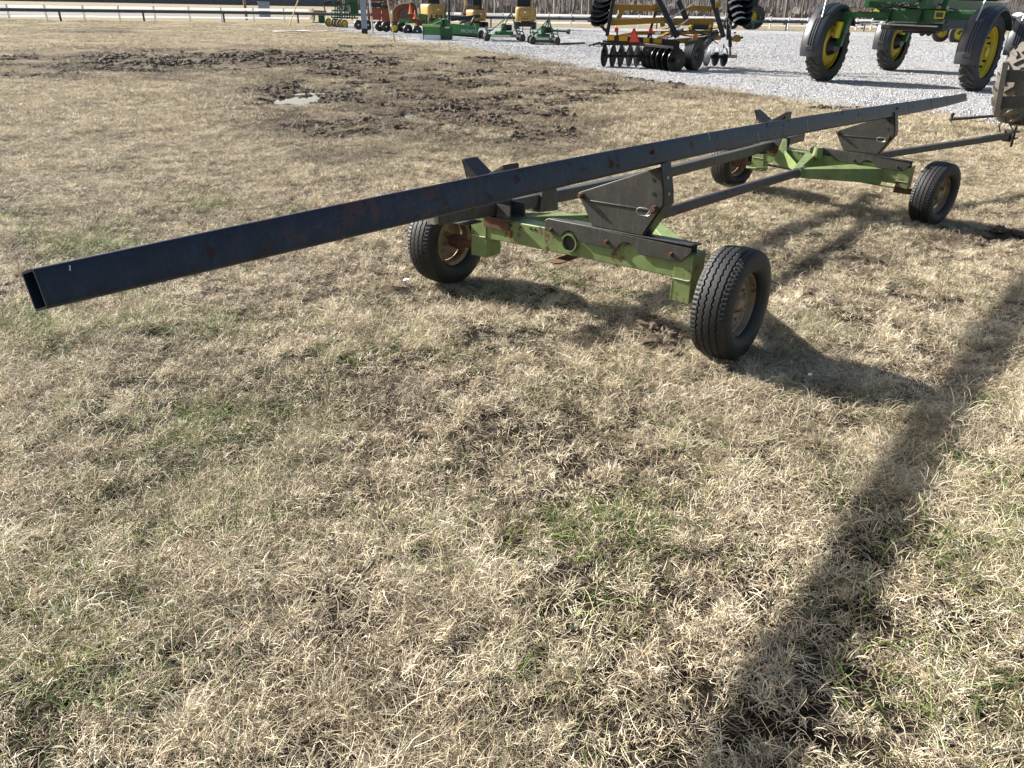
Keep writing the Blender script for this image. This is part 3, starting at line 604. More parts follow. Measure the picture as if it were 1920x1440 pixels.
# tapered legs from the tube to both axles
def leg(fr, a, b, wa, wb, h0, h1):
    """tapered box: a,b = (u,v,zc); widths in v"""
    q = []
    for (u, v, z), wd, hh in ((a, wa, h0), (b, wb, h1)):
        q.append([fr(u, v-wd/2, z-hh/2), fr(u, v+wd/2, z-hh/2), fr(u, v+wd/2, z+hh/2), fr(u, v-wd/2, z+hh/2)])
    m = MB(); m.sweep(q); return m
leg(T, (.95, .015, .52), (.07, .80, .53), .085, .20, .11, .155).build('frame_arm', M_lime, trailer, bevel=.006)
leg(T, (.95, -.015, .52), (.07, -.62, .53), .085, .20, .11, .155).build('frame_arm', M_lime, trailer, bevel=.006)
mb = MB(); mb.tube(T(.80, 0, .524), T(1.10, 0, .522), .062, .056, 20); mb.build('tube_collar', M_lime, trailer)
uf = WB-.14-.07
leg(TF, (4.33, .03, .49), (uf, .50, .47), .07, .34, .10, .165).build('frame_arm', M_lime, trailer, bevel=.006)
leg(TF, (4.33, -.03, .49), (uf, -.16, .55), .07, .12, .10, .10).build('frame_arm', M_lime, trailer, bevel=.006)
mb = MB(); mb.prism([TF(4.98, -.56, .42), TF(4.98, -.38, .42), TF(5.05, -.45, .72), TF(5.05, -.50, .72)], TU*.014); mb.prism([TF(4.40, -.03, .46), TF(5.10, -.50, .44), TF(5.10, -.50, .60), TF(4.40, -.03, .53)], TV*.012); mb.build('gusset', M_lime, trailer, bevel=.004)
mb = MB(); mb.tube(TF(4.24, 0, .497), TF(4.42, 0, .495), .058, .060, 20); mb.build('tube_collar', M_lime, trailer); mb = MB(); mb.tube(TF(5.06, -.07, .56), TF(5.06, -.07, .68), .062, .05, 18); mb.build('pivot_boss', M_lime, trailer)
# left-hand lower rail and its fittings
mb = MB()
outer = [rrect(T, u, -.715, -.622, zc_-.048, zc_+.048) for u, zc_ in ((-.66, .700), (.1, .662), (1.3, .640), (2.6, .626), (4.4, .637), (6.15, .66))]; mb.sweep(outer); rail = mb.build('lower_rail', M_rail, trailer)
mb = MB(); mb.add(*tbox(T, (-.71, -.655), (-.70, -.635), (.66, .715))); mb.build('end_plug', M_zinc, rail, bevel=.004)
for u in (-.42, 4.75):
    mb = MB()
    zz = .612 if u < 0 else .585; mb.add(*tbox(T, (u-.008, u+.16), (-.735, -.60), (zz, zz+.007)))
    mb.build('rail_strap', M_rail, rail)
def clamp(fr, u0, z0):
    mb = MB(); mb.add(*tbox(fr, (u0-.10, u0+.10), (-.76, -.48), (z0, z0+.014)))
    mb.add(*tbox(fr, (u0-.085, u0+.085), (-.62, -.608), (z0, z0+.13))); mb.add(*tbox(fr, (u0-.09, u0-.078), (-.61, -.49), (z0, z0+.11))); mb.add(*tbox(fr, (u0+.078, u0+.09), (-.61, -.49), (z0, z0+.11)))
    mb.build('rail_clamp', M_rail, trailer, bevel=.002)
    mb = MB(); mb.add(*tbox(fr, (u0-.088, u0-.078), (-.74, -.50), (z0-.07, z0+.01))); mb.build('rust_stained_plate', M_rustm, trailer)
clamp(T, 0, .602); clamp(TF, WB-.14, .600)
mb = MB(); mb.prism([T(.41, -.60, .575), T(.66, -.60, .555), T(.62, -.60, .76), T(.45, -.60, .77)], TV*-.14); mb.build('rail_collar', M_rail, trailer, bevel=.003)
def saddle(fr, u0, dz, opn=1.):
    s = MB(); v0 = -.735
    s.add(*tbox(fr, (u0-.03, u0+.05), (v0-.03, v0+.03), (.66, .862+dz))); s.build('saddle_post', M_black, trailer)
    s = MB(); s.add(*tbox(fr, (u0-.10, u0+.12), (v0-.15, v0+.13), (.858+dz, .866+dz))); s.build('saddle_base', M_rail, trailer)
    s = MB(); d = .085
    for sv, tv, tz in ((-1, -.19, .125), (1, .20, .115)):
        A = (v0, .875+dz); B = (v0+tv, .875+dz+tz); C = (v0+tv*.62, .872+dz)
        t = .009
        n = nv(np.array([-(B[1]-A[1]), (B[0]-A[0])]))
        s.prism([fr(u0-d, A[0], A[1]), fr(u0-d, B[0], B[1]), fr(u0-d, B[0]+n[0]*t, B[1]+n[1]*t), fr(u0-d, A[0]+n[0]*t, A[1]+n[1]*t)], fr(u0+2*d, 0, 0)-fr(u0, 0, 0))
        for uu in (u0-d, u0+d-.006):
            s.prism([fr(uu, A[0], A[1]-.008), fr(uu, *B), fr(uu, B[0]+(.0 if sv < 0 else .0), B[1]-.02), fr(uu, C[0], C[1]-.006)], fr(u0+.006, 0, 0)-fr(u0, 0, 0))
        if sv > 0: s.prism([fr(u0-d, B[0]-.004, B[1]), fr(u0-d, B[0]+.004, B[1]), fr(u0-d, B[0]+.004, B[1]-.115), fr(u0-d, B[0]-.004, B[1]-.115)], fr(u0+2*d, 0, 0)-fr(u0, 0, 0))
        else: s.prism([fr(u0-d, B[0], B[1]), fr(u0-d, B[0]+.03, B[1]-.004), fr(u0-d, C[0]-.02, C[1]), fr(u0-d, C[0]-.03, C[1])], fr(u0+.01, 0, 0)-fr(u0, 0, 0))
    s.build('v_saddle', M_black, trailer, bevel=.001)
saddle(T, -.03, -.005); saddle(T, WB-.12, .035)
# tongue, tie rod, draft rods
mb = MB(); mb.bar(T(5.20, -.04, .50), T(6.05, .315, .53), .10, .075, TW); mb.bar(T(6.05, .315, .53), T(8.45, 1.33, .655), .085, .075, TW); tg = mb.build('tongue', M_rail, trailer, bevel=.006)
mb = MB(); e = T(8.47, 1.34, .655); d = nv(T(8.45, 1.33, .655)-T(6.05, .315, .53)); sdv = nv(np.cross(d, TW))
mb.box(e+d*.10+TW*.045, d*.11, sdv*.04, TW*.008); mb.box(e+d*.10-TW*.045, d*.11, sdv*.04, TW*.008); mb.box(e+d*.01, d*.012, sdv*.055, TW*.075)
mb.tube(e+d*.15-TW*.16, e+d*.15+TW*.13, .016, n=10); mb.build('clevis', M_black, tg, bevel=.003)
mb = MB(); mb.path([e+d*.13+TW*.06-sdv*.02, e+d*.10+TW*.15-sdv*.08, e+d*.02+TW*.17-sdv*.13, e-d*.05+TW*.14-sdv*.13, e-d*.06+TW*.05-sdv*.08], .009, 8); mb.build('pin_handle', M_dkgrey, tg)
mb = MB(); mb.tube(TF(5.62, -.92, .30), TF(5.55, .84, .30), .014, n=10); mb.build('tie_rod', M_lime, trailer)
for v in (-.9, .84):
    mb = MB(); mb.bar(TF(5.58, v, .30), TF(5.25, v+.02*(-1 if v > 0 else 1), .31), .04, .014, TW); mb.tube(TF(5.58, v, .28), TF(5.58, v, .325), .022, n=10); mb.build('steering_arm', M_lime, trailer)
mb = MB(); mb.path([TF(4.98, -.62, .37), TF(4.90, -.72, .36), TF(4.92, -.84, .345), TF(5.02, -.88, .34), TF(5.08, -.80, .35)], .013, 8); mb.build('hose_loop', M_lime, trailer)
# wheels
def tyre_mesh(name, R=.345, wd=.232):
    prof = []      # (x, r, tread?)
    hw = wd/2
    xs_t = np.linspace(-.098, .098, 54)
    side = [(.1095, R-.018), (hw, R-.05), (hw+.003, R-.085), (hw-.004, R-.118), (.093, R-.140), (.085, R-.146), (.070, R-.150)]
    left = [(-x, r) for x, r in side[::-1]]
    th = np.linspace(0, 2*math.pi, 360, endpoint=False); rows = []
    def tri(p): return 2*abs(2*(p-math.floor(p+.5)))-1
    for t in th:
        row = [(x, r) for x, r in left]
        for x in xs_t:
            r = R-.010*(x/.098)**2
            z = .0045*tri(t/(2*math.pi)*52)
            for gx_ in (-.062, -.022, .022, .062):
                if abs(x-(gx_+z)) < .0038: r -= .009
            if abs(x) > .078 and (t/(2*math.pi)*72) % 1 < .22: r -= .006
            row.append((x, r))
        row += side; rows.append(row)
    m = len(rows[0]); n = len(th)
    V = [(x, r*math.cos(t), r*math.sin(t)) for t, row in zip(th, rows) for x, r in row]
    Fq = [(i*m+k, i*m+k+1, ((i+1) % n)*m+k+1, ((i+1) % n)*m+k) for i in range(n) for k in range(m-1)]
    me = bpy.data.meshes.new(name); me.from_pydata(V, [], Fq); me.materials.append(M_tyre); me.shade_smooth(); me.set_sharp_from_angle(angle=.9); return me
TY = tyre_mesh('tyre')
def rim_mesh():
    m = MB(); prof = [(.205, .088), (.208, .080), (.200, .070), (.190, .066), (.186, .030), (.170, .022), (.165, -.03), (.170, -.06), (.188, -.066), (.200, -.074), (.208, -.082), (.205, -.088)]
    m.lathe(prof, (0, 0, 0), (1, 0, 0), 48)
    m.lathe([(.166, .012), (.140, .032), (.10, .036), (.075, .022), (.060, .020), (.045, .060), (.030, .070), (.001, .070)], (0, 0, 0), (1, 0, 0), 48)
    for k in range(5):
        a = 2*math.pi*k/5; m.tube((.020, .095*math.cos(a), .095*math.sin(a)), (.052, .095*math.cos(a), .095*math.sin(a)), .011, n=6)
    m.add([], []); return m
rb = rim_mesh().build('rim', M_rim, None, ang=.6); RIMME = rb.data; bpy.data.objects.remove(rb)
def wheel(fr, u, v, sgn, steer=0):
    c = fr(u, v, .345)
    ax = nv(nv(fr(u, v+1, .345)-c)-TU*math.tan(steer))*sgn; fw = TU.copy(); up = nv(np.cross(ax, fw))
    fw = nv(np.cross(up, ax)); Mx = Matrix(((ax[0], fw[0], up[0], 0), (ax[1], fw[1], up[1], 0), (ax[2], fw[2], up[2], 0), (0, 0, 0, 1)))
    wo = bpy.data.objects.new('wheel', None); COL.objects.link(wo); wo.parent = trailer; wo.location = Vector(c)-trailer.location; wo.empty_display_size = .1
    for nm, me in (('tyre', TY), ('rim', RIMME)):
        o = bpy.data.objects.new(nm, me); COL.objects.link(o); o.parent = wo; o.matrix_local = Mx @ Matrix.Rotation(random.uniform(0, 6), 4, 'X')
for fr, u, dz in ((T, 0, 0), (TF, WB, 0)):
    st_ = math.radians(13) if u else 0; wheel(fr, u, 1.19, 1, st_); wheel(fr, u, -1.19, -1, st_)
# scraps of litter
for px_, py_, nm, lb in ((760, 535, 'paper_scrap', 'crumpled white paper scrap beside the near-left trailer wheel'), (1516, 716, 'paper_scrap', 'small white scrap in the wheel shadow on the right')):
    p = G(px_, py_); mb = MB(); r = np.random.default_rng(px_); n = 6; k_ = 1. if px_ < 1000 else .45
    for q in range(3):
        c = p+np.array([r.normal(0, .012), r.normal(0, .008), .045]); vs = [c+k_*np.array([math.cos(a)*.028*r.uniform(.5, 1.2), math.sin(a)*.018, r.uniform(-.008, .014)]) for a in np.linspace(0, 6.28, n, endpoint=False)]
        mb.prism(vs, (0, 0, .003))
    tag(mb.build(nm, M_white, None, smooth=False), lb, 'litter')

# ------------------------------------------------------------------ yard: measured on vertical planes standing at a ground point
class Plane:
    """vertical plane through a ground point, facing the camera; P(px,py,off) is the point seen there, off metres behind the plane"""
    def __init__(s, px, py, z0=0.):
        s.B = G(px, py); s.n = nv([s.B[0], s.B[1], 0]); s.r = np.array([s.n[1], -s.n[0], 0]); s.z = np.array([0, 0, 1.])
    def P(s, px, py, off=0.):
        e = ground_ray(px, py); q = s.B+s.n*off; return CC+e*(((q-CC)@s.n)/(e@s.n))
    def on(s, px, off=0.):       # foot point on the ground below a pixel column
        p = s.P(px, PJ(*s.B)[1], off); return np.array([p[0], p[1], s.B[2]])
    def m(s): return np.linalg.norm(s.P(1, 50)-s.P(0, 50)) if False else np.linalg.norm(s.P(960, 60)-s.P(961, 60))
def lug_tyre(mb, c, ax, R, wd, rimr, nl=22, lh=.05, fwd=1):
    hw = wd/2
    prof = [(rimr, -hw*.8), (rimr+.03, -hw*.95), ((rimr+R)/2, -hw), (R-lh-.05, -hw*.98), (R-lh, -hw*.82), (R-lh+.012, 0), (R-lh, hw*.82), (R-lh-.05, hw*.98), ((rimr+R)/2, hw), (rimr+.03, hw*.95), (rimr, hw*.8)]
    mb.lathe(prof, c, ax, 56); ax = nv(ax); a = nv(np.cross(ax, (0, 0, 1.))); b = np.cross(a, ax)
    step = 2*math.pi/nl
    for k in range(nl):
        for sd_ in (-1, 1):
            t0 = k*step+(step/2 if sd_ > 0 else 0); secs = []
            for q in range(5):
                f = q/4; x = sd_*hw*(.05+f*1.0); t = t0+fwd*(f**.8)*.24; rr = R-(.0 if f < .9 else .035); tt = .028/R*(1+.5*f)*2.1
                pts = []
                for (dt, r_) in ((-tt/2*1.3, R-lh-.03), (-tt/2, rr), (tt/2, rr), (tt/2*1.3, R-lh-.03)):
                    if q == 4: r_ = r_-.04
                    pts.append(np.asarray(c)+ax*x+(a*math.cos(t+dt)+b*math.sin(t+dt))*r_)
                secs.append(pts)
            mb.sweep(secs)
def dish_rim(c, ax, r, depth=.16, hub=.12):
    m = MB(); m.lathe([(r, .09), (r-.02, .085), (r-.035, .02), (r-.07, .0), (r-.10, -depth*.5), (r*.62, -depth), (r*.45, -depth*.8), (hub*1.5, -depth*.5), (hub, -.02), (hub*.8, .03), (.001, .03)], c, ax, 40); m.lathe([(r, .09), (r-.01, -.12), (r, -.14)], c, ax, 40); return m
# ---------------- white fence with guardrail in front
FX = [(-40, 38), (19, 39), (89, 39), (160, 39.5), (226, 40), (292, 40), (357, 40.5), (417, 41), (477, 41), (534, 41.5), (588, 42), (640, 43), (690, 44), (738, 45), (786, 46), (832, 47), (877, 47.5), (943, 49), (986, 49.5), (1029, 50), (1070, 50), (1113, 50.5), (1155, 51), (1197, 51.3), (1238, 51.6), (1278, 52), (1318, 52.5), (1358, 53), (1400, 53.5), (1443, 54), (1477, 54.5), (1512, 55), (1545, 55.5), (1575, 56), (1604, 56.3), (1632, 56.6), (1662, 57), (1692, 57.3), (1722, 57.7), (1752, 58), (1782, 58.4), (1812, 58.8), (1845, 59.2), (1880, 59.6), (1920, 60)]
fp = [G(*p) for p in FX]; fp = [np.array([p[0], p[1], 0]) for p in fp]
fence = thing('rail_fence', fp[9], 'long white two-rail vinyl fence running along the far side of the lot', 'fence')
FH = 1.28
for p, q in zip(fp[:-1], fp[1:]):
    for z0, hh in ((1.10, .20), (.37, .14)):
        m = MB(); d_ = nv(q-p); n_ = np.array([-d_[1], d_[0], 0]); a_ = p+[0, 0, z0-hh/2]+n_*.02; c_ = q+[0, 0, z0-hh/2]+n_*.02; m.add([a_, c_, c_+[0, 0, hh], a_+[0, 0, hh]], [(0, 1, 2, 3)]); m.build('rail', M_vinyl, fence, smooth=False)
for p in fp:
    m = MB(); m.box(p+[0, 0, FH/2-.02], (.065, 0, 0), (0, .065, 0), (0, 0, FH/2-.02)); m.box(p+[0, 0, FH-.03], (.08, 0, 0), (0, .08, 0), (0, 0, .012))
    z = FH-.02; m.add([p+[-.07, -.07, z], p+[.07, -.07, z], p+[.07, .07, z], p+[-.07, .07, z], p+[0, 0, z+.07]], [(0, 1, 4), (1, 2, 4), (2, 3, 4), (3, 0, 4), (3, 2, 1, 0)])
    m.build('post', M_vinyl, fence, smooth=False)
GX = [(-60, 38), (125, 39.5), (279, 40.5), (427, 41.5), (564, 43), (690, 45.5), (808, 48), (921, 50.5), (1027, 52), (1130, 53), (1228, 54), (1320, 55), (1407, 56), (1468, 56.5), (1540, 57.5), (1613, 58.5), (1690, 59.5), (1770, 60.5), (1850, 61.5), (1940, 62.5)]
gp = [G(*p) for p in GX]; gp = [np.array([p[0], p[1]-.9, 0]) for p in gp]
gr = thing('guardrail', gp[4], 'weathered grey corrugated steel guardrail on steel posts in front of the white fence', 'guardrail')
for p, q in zip(gp[:-1], gp[1:]):
    d = nv(q-p); nn = nv(np.cross(d, (0, 0, 1.))); prof = [(-.155, .0), (-.13, .035), (-.085, .08), (-.05, .075), (-.015, .02), (.015, .02), (.05, .075), (.085, .08), (.13, .035), (.155, 0)]
    m = MB(); m.sweep([[pp+nn*(.10+y)+np.array([0, 0, .85+z*.85]) for z, y in prof+[(z, y-.012) for z, y in prof[::-1]]] for pp in (p, q+d*.02)]); m.build('beam', M_grail, gr, ang=1.)
for p in gp:
    m = MB(); m.box(p+[0, 0, .47], (.06, 0, 0), (0, .012, 0), (0, 0, .47)); m.box(p+[-.06, 0, .47], (.006, 0, 0), (0, .06, 0), (0, 0, .47)); m.box(p+[.06, 0, .47], (.006, 0, 0), (0, .06, 0), (0, 0, .47)); m.build('post', M_grail, gr, smooth=False)
# ---------------- road beyond the fence and verge
def strip(name, pts, wd, z, mat, label):
    m = MB(); secs = []
    for i, p in enumerate(pts):
        d = nv(pts[min(i+1, len(pts)-1)]-pts[max(i-1, 0)]); n = np.array([-d[1], d[0], 0]); secs.append((p+n*wd/2, p-n*wd/2))
    vs = [np.array([v[0], v[1], z]) for s_ in secs for v in s_]; m.add(vs, [(2*i, 2*i+1, 2*i+3, 2*i+2) for i in range(len(pts)-1)]); return tag(m.build(name, mat, None, smooth=False), label, 'road', kind='structure')
M_asph = paint('worn_asphalt', (.17, .165, .165), .9, 0, .2, .3, sc=.2); M_asph2 = paint('pale_concrete', (.14, .138, .13), .9, 0, .1, .2, sc=.2)
dirn = nv(fp[-1]-fp[0]); nrm = np.array([-dirn[1], dirn[0], 0])
strip('road', [fp[0]-dirn*120+nrm*62, fp[9]+nrm*62, fp[-1]+dirn*120+nrm*62], 9, .03, M_asph, 'grey asphalt road beyond the white fence')
strip('parking_lot', [fp[0]-dirn*60+nrm*30, fp[6]+nrm*30, fp[10]+nrm*30], 20, .02, M_asph2, 'pale paved apron beyond the left part of the fence')
# kerb blocks / sign post on the far left
# ---------------- utility pole, conduit and guy-wire guards
Q = Plane(684, 64)
pole = thing('utility_pole', Q.B, 'square blue-grey steel light pole with a black base, standing at the edge of the gravel', 'pole')
m = MB(); m.box(Q.B+[0, 0, 4.6], Q.r*.19, Q.n*.19, (0, 0, 4.4)); m.build('shaft', M_pole, pole, bevel=.02)
m = MB(); m.box(Q.B+[0, 0, .15], Q.r*.21, Q.n*.21, (0, 0, .2)); m.build('base', M_black, pole, bevel=.02)
m = MB(); m.box(Q.B+[0, 0, 9.0]+Q.r*.8, Q.r*.8, Q.n*.05, (0, 0, .05)); m.build('lamp_arm', M_pole, pole); m = MB(); m.box(Q.B+[0, 0, 8.97]+Q.r*1.9, Q.r*.4, Q.n*.2, (0, 0, .08)); m.build('lamp_head', M_dkgrey, pole, bevel=.02)
Q = Plane(700, 64)
o = thing('vent_pipe', Q.B, 'slim white pipe rising just right of the grey light pole', 'pipe')
m = MB(); a = Q.P(700, 64); b = Q.P(693, 0); d = nv(b-a); m.tube(a, a+d*3.2, .075, .06, 12); m.build('pipe', M_whitem, o)
m = MB(); m.tube(a+d*1.15, a+d*1.3, .1, n=12); m.build('clamp', M_dkgrey, o)
for (x0, y0, x1, y1, lb) in ((740, 79, 727, 0, 'pale yellow guy-wire guard leaning left, beside the grey light pole'), (540, 54, 559, 0, 'pale yellow guy-wire guard leaning right, alone on the grass at left')):
    Q = Plane(x0, y0); a = Q.P(x0, y0); b = Q.P(x1, y1); d = nv(b-a); m = MB(); m.tube(a-d*.05, a+d*3.4, .042, .035, 10); o = m.build('guy_guard', M_rod, None); tag(o, lb, 'guy guard')
Q = Plane(540, 60); m = MB(); vs = []
for i, px_ in enumerate(np.linspace(513, 615, 26)):
    t = i/25; w_ = .04+.14*abs(math.sin(t*9))*(1-t*.5); p = G(px_, 60.5+.6*math.sin(t*11)); vs.append((p+[0, -w_*4, .07], p+[0, w_*4, .07], p+[0, w_*4, .10], p+[0, -w_*4, .10]))
m.sweep(vs); tag(m.build('concrete_curb', M_whitem, None), 'low white broken strip of concrete lying in the grass by the leaning guard', 'curb')
# ---------------- disk harrow
Q = Plane(1200, 128)
H = thing('disk_harrow', Q.B, 'folded yellow and black disk harrow with orange triangle sign, parked on the gravel', 'disk harrow')
P = Q.P; s1 = np.linalg.norm(P(1200, 60)-P(1201, 60))
m = MB(); m.bar(P(1139, 71), P(1262, 80), .16, 11*s1); m.build('rear_frame_bar', M_black, H, bevel=.01)
m = MB(); m.bar(P(1262, 78, .1), P(1350, 70, 1.6), .15, .16); m.bar(P(1150, 70, .1), P(1190, 62, 2.2), .12, .12); m.bar(P(1235, 74, .1), P(1255, 62, 2.6), .14, .14); m.bar(P(1190, 62, 2.2), P(1345, 60, 2.6), .14, .14); m.build('main_frame', M_gold, H, bevel=.01)
for (a, b) in ((1140, 1152), (1160, 1177), (1206, 1218), (1224, 1241)):
    m = MB(); yy = 71+(a-1139)*9/123; m.box(P((a+b)/2, yy, -.09), (P(b, yy+.6)-P(a, yy))/2*.95, (0, 0, 4.2*s1), Q.n*.004); m.build('reflector', M_amber, H)
for px_ in (1157, 1221):
    m = MB(); m.bar(P(px_, 80, -.1), P(px_, 52+(px_-1157)*.03, -.1), .06, .12, Q.n); m.build('lamp_post', M_black, H)
    m = MB(); m.box(P(px_-1, 56+(px_-1157)*.03, -.16), Q.r*3.6*s1, (0, 0, 3.8*s1), Q.n*.05); m.build('tail_light', M_red, H, bevel=.01)
m = MB(); tri = [(1178, 82), (1187, 53.5), (1190.5, 53), (1200.5, 80), (1198, 83.5)]; m.prism([P(x, y, -.2) for x, y in tri], Q.n*.006); m.build('triangle_border', M_red, H, smooth=False)
m = MB(); m.prism([P(x, y, -.215) for x, y in ((1180.5, 79), (1189, 57), (1198, 79.5))], Q.n*.006); m.build('warning_triangle', M_smv, H, smooth=False)
m = MB(); m.bar(P(1126, 82, -.05), P(1200, 83, -.25), .10, .10); m.bar(P(1200, 83, -.25), P(1264, 90, -1.2), .10, .10); m.bar(P(1130, 77, .2), P(1262, 86, -.3), .06, .06); m.build('gang_beam', M_black, H, bevel=.01)
def disc(c, ax, r, mat, parent, nm='disc', dp=.09):
    m = MB(); pr = [(0.001, -dp)]+[(r*math.sin(t)/math.sin(.62), -dp*math.cos(t*2.53)) for t in (.15, .3, .45, .62)]
    pr = [(r*f, -dp*(1-f*f)) for f in (.001, .25, .5, .75, 1)]
    m.lathe(pr+[(r*f, -dp*(1-f*f)+.012) for f in (1, .75, .5, .25, .001)], c, ax, 28); return m.build(nm, mat, parent)
def lat(a, b): return nv(Q.r*a-Q.n*b)
def gang(pxs, ax, r, offs, cy, parent, nm='disc', mat=M_disc):
    cs = []
    for i, (x, o_) in enumerate(zip(pxs, offs)):
        c = P(x, cy[i] if hasattr(cy, '__len__') else cy, o_); cs.append(c); disc(c, ax, r, mat, parent, nm)
    m = MB(); m.tube(cs[0]-ax*.08, cs[-1]+ax*.08, .035, n=8)
    for c0, c1 in zip(cs[:-1], cs[1:]): m.tube(c0*.7+c1*.3, c0*.3+c1*.7, .07, n=10)
    m.build('gang_axle', M_black, parent)
gang([1133, 1149, 1164, 1180, 1194, 1208], lat(.95, .3), .375, [.0, -.03, -.06, -.1, -.13, -.16], 105, H)
gang([1217, 1226, 1236, 1246, 1257, 1268], lat(.62, .78), .405, [-.1, -.35, -.6, -.85, -1.1, -1.35], [106, 107.5, 109, 110.5, 112, 113.5], H)
m = MB(); c = P(1268, 113.5, -1.35); a_ = lat(.62, .78); m.tube(c, c+a_*.12, .075, .06, 14); m.build('bearing_cap', M_dkgrey, H)
gang([1150, 1166, 1182, 1198, 1214, 1232], lat(.95, -.3), .36, [1.9]*6, 100, H)
gang([1325, 1341, 1357], lat(.9, -.35), .34, [1.2, 1.3, 1.4], [106, 106, 107], H, mat=M_blued)
for x, y, o_ in ((1133, 88, 0), (1164, 88, -.06), (1208, 90, -.16), (1226, 92, -.35), (1257, 95, -1.1), (1327, 90, 1.2), (1357, 90, 1.4)):
    m = MB(); p = P(x, y-6, o_); q = P(x+2, y+16, o_); m.path([p, p*.5+q*.5+Q.n*.18, q], .028, 8); m.build('gang_hanger', M_black, H)
for k in range(11):      # scraper tines over the discs
    x = 1212+k*5; m = MB(); p = P(x, 86+k*.6, -.25-.09*k); m.path([p, p+Q.n*-.12+np.array([0, 0, -.1]), p+Q.n*-.05+np.array([0, 0, -.24])], .014, 6); m.build('scraper', M_dkgrey, H)
c = P(1301, 102.5, -.6); ax = lat(.86, .5); tr = MB()
R0_ = 29*np.linalg.norm(P(1300, 100, -.6)-P(1300, 101, -.6)); wt = MB(); hw = .17
prof = [(R0_*.5, -hw*.8), (R0_*.6, -hw), (R0_*.85, -hw), (R0_*.96, -hw*.85)]
for gx_ in np.linspace(-.8, .8, 5): prof += [(R0_, hw*(gx_-.13)), (R0_, hw*(gx_+.13)), (R0_-.014, hw*(gx_+.15)), (R0_-.014, hw*(gx_+.25))]
prof = prof[:-2]+[(R0_*.96, hw*.95), (R0_*.85, hw), (R0_*.6, hw), (R0_*.5, hw*.8)]
wt.lathe(prof, c, ax, 44); wt.build('transport_tyre', M_tyre, H)
dish_rim(c+ax*.06, ax, R0_*.51, .1, .07).build('rim', M_dkgrey, H)
m = MB(); m.bar(P(1285, 84, .3), P(1345, 64, 1.0), .12, .12); m.bar(P(1318, 90, .1), P(1345, 60, .7), .1, .2); m.build('wheel_arm', M_dkgrey, H, bevel=.01)
m = MB(); m.box(P(1303, 70, -.7), Q.r*.09, Q.n*.05, (0, 0, .10)); m.build('amber_lamp', paint('amber_lens', (.42, .13, .02), .3, 0, .2, 0), H, bevel=.02)
# folded wings: parallel yellow booms, black posts, disc stacks
for (a, b, t) in (((1148, 13, .6), (1238, 16, .6), .20), ((1143, 42.5, .3), (1250, 37.5, .3), .20), ((1157, 40, .5), (1170, 14, .6), .15), ((1285, 14, 1.2), (1335, 17, 1.2), .18), ((1262, 41, 1.), (1338, 41, 1.), .24)):
    m = MB(); m.bar(P(*a), P(*b), t, t, Q.n); m.build('wing_boom', M_gold, H, bevel=.01)
for x, y, o_ in ((1150, 13, .5), (1226, 13, .45), (1145, 43, .2), (1242, 45, .2), (1346, 9, .8)):
    m = MB(); m.box(P(x, y, o_), nv(Q.r+[0, 0, .25])*.09, nv(Q.r*-.25+[0, 0, 1])*.09, Q.n*.08); m.build('boom_cap', M_gold, H, bevel=.01)
for (a, b, t) in (((1166, -90, .3), (1138, 68, .1), .13), ((1306, -95, .9), (1357, 70, .9), .17), ((1232, 14, .7), (1215, 72, .5), .10), ((1138, 60, .1), (1126, 48, .1), .09), ((1142, 54, .1), (1130, 56, .1), .07), ((1368, -90, 1.0), (1366, 74, 1.1), .16)):
    m = MB(); m.bar(P(*a), P(*b), t, t, Q.n); m.build('wing_post', M_black if t != .10 else M_dkgrey, H, bevel=.01)
for (a, b) in (((1195, -80, .2), (1270, 70, 0)), ((1232, -85, .9), (1287, 36, .9))):
    A_ = P(*a); B_ = P(*b); m = MB(); m.tube(A_, B_, .10, n=12)
    m.build('reel_shaft', M_black, H)
    d = nv(B_-A_); n_ = 24 if a[0] == 1195 else 18; L_ = np.linalg.norm(B_-A_)
    for k in range(n_):
        p = A_+d*L_*(k+.5)/n_; sd_ = nv(np.cross(d, Q.n)); t = MB(); ang_ = k*1.1
        dd = sd_*math.cos(ang_)+Q.n*math.sin(ang_)*.6; t.path([p+dd*.09, p+dd*.22-d*.02, p+dd*.36-d*.10], [.02, .016, .006], 6); t.build('tine', M_disc, H)
        if k % 3 == 0:
            t = MB(); t.path([p-dd*.08, p+(Q.r*.28+np.array([0, 0, .16])), p+(Q.r*.52+np.array([0, 0, .36]))], [.03, .035, .008], 6); t.build('spring_tooth', M_zinc, H)
rq = np.random.default_rng(31)
for k in range(9):
    x, y, o_ = rq.uniform(1235, 1345), rq.uniform(54, 92), rq.uniform(.2, 1.6); m = MB(); m.bar(P(x, y, o_), P(x+rq.uniform(-28, 28), y+rq.uniform(-9, 9), o_+rq.uniform(-.4, .4)), .07, .09); m.build('cross_member', [M_black, M_dkgrey, M_gold][k % 3], H)
for k in range(7):
    x, y, o_ = rq.uniform(1245, 1340), rq.uniform(56, 84), rq.uniform(-.1, .9); m = MB(); q_ = P(x, y, o_); m.path([q_, q_+Q.r*rq.uniform(-.4, .4)+np.array([0, 0, rq.uniform(-.1, .35)]), q_+Q.r*rq.uniform(-.8, .8)+np.array([0, 0, rq.uniform(-.2, .3)])], .02, 6); m.build('hydraulic_hose', M_black, H)
m = MB(); m.box(P(1262, 86, .1), Q.r*.22, Q.n*.2, (0, 0, .16)); m.box(P(1265, 97, -.2), Q.r*.16, Q.n*.1, (0, 0, .14)); m.build('bearing_housing', M_black, H, bevel=.01)
def stack(pts_, ax, r, nm='wing_disc'):
    for x, y, o_ in pts_: disc(P(x, y, o_), ax, r, M_disc, H, nm, .11)
ax1 = nv(np.array([0, 0, 1.])*.80-Q.r*.28-Q.n*.55)
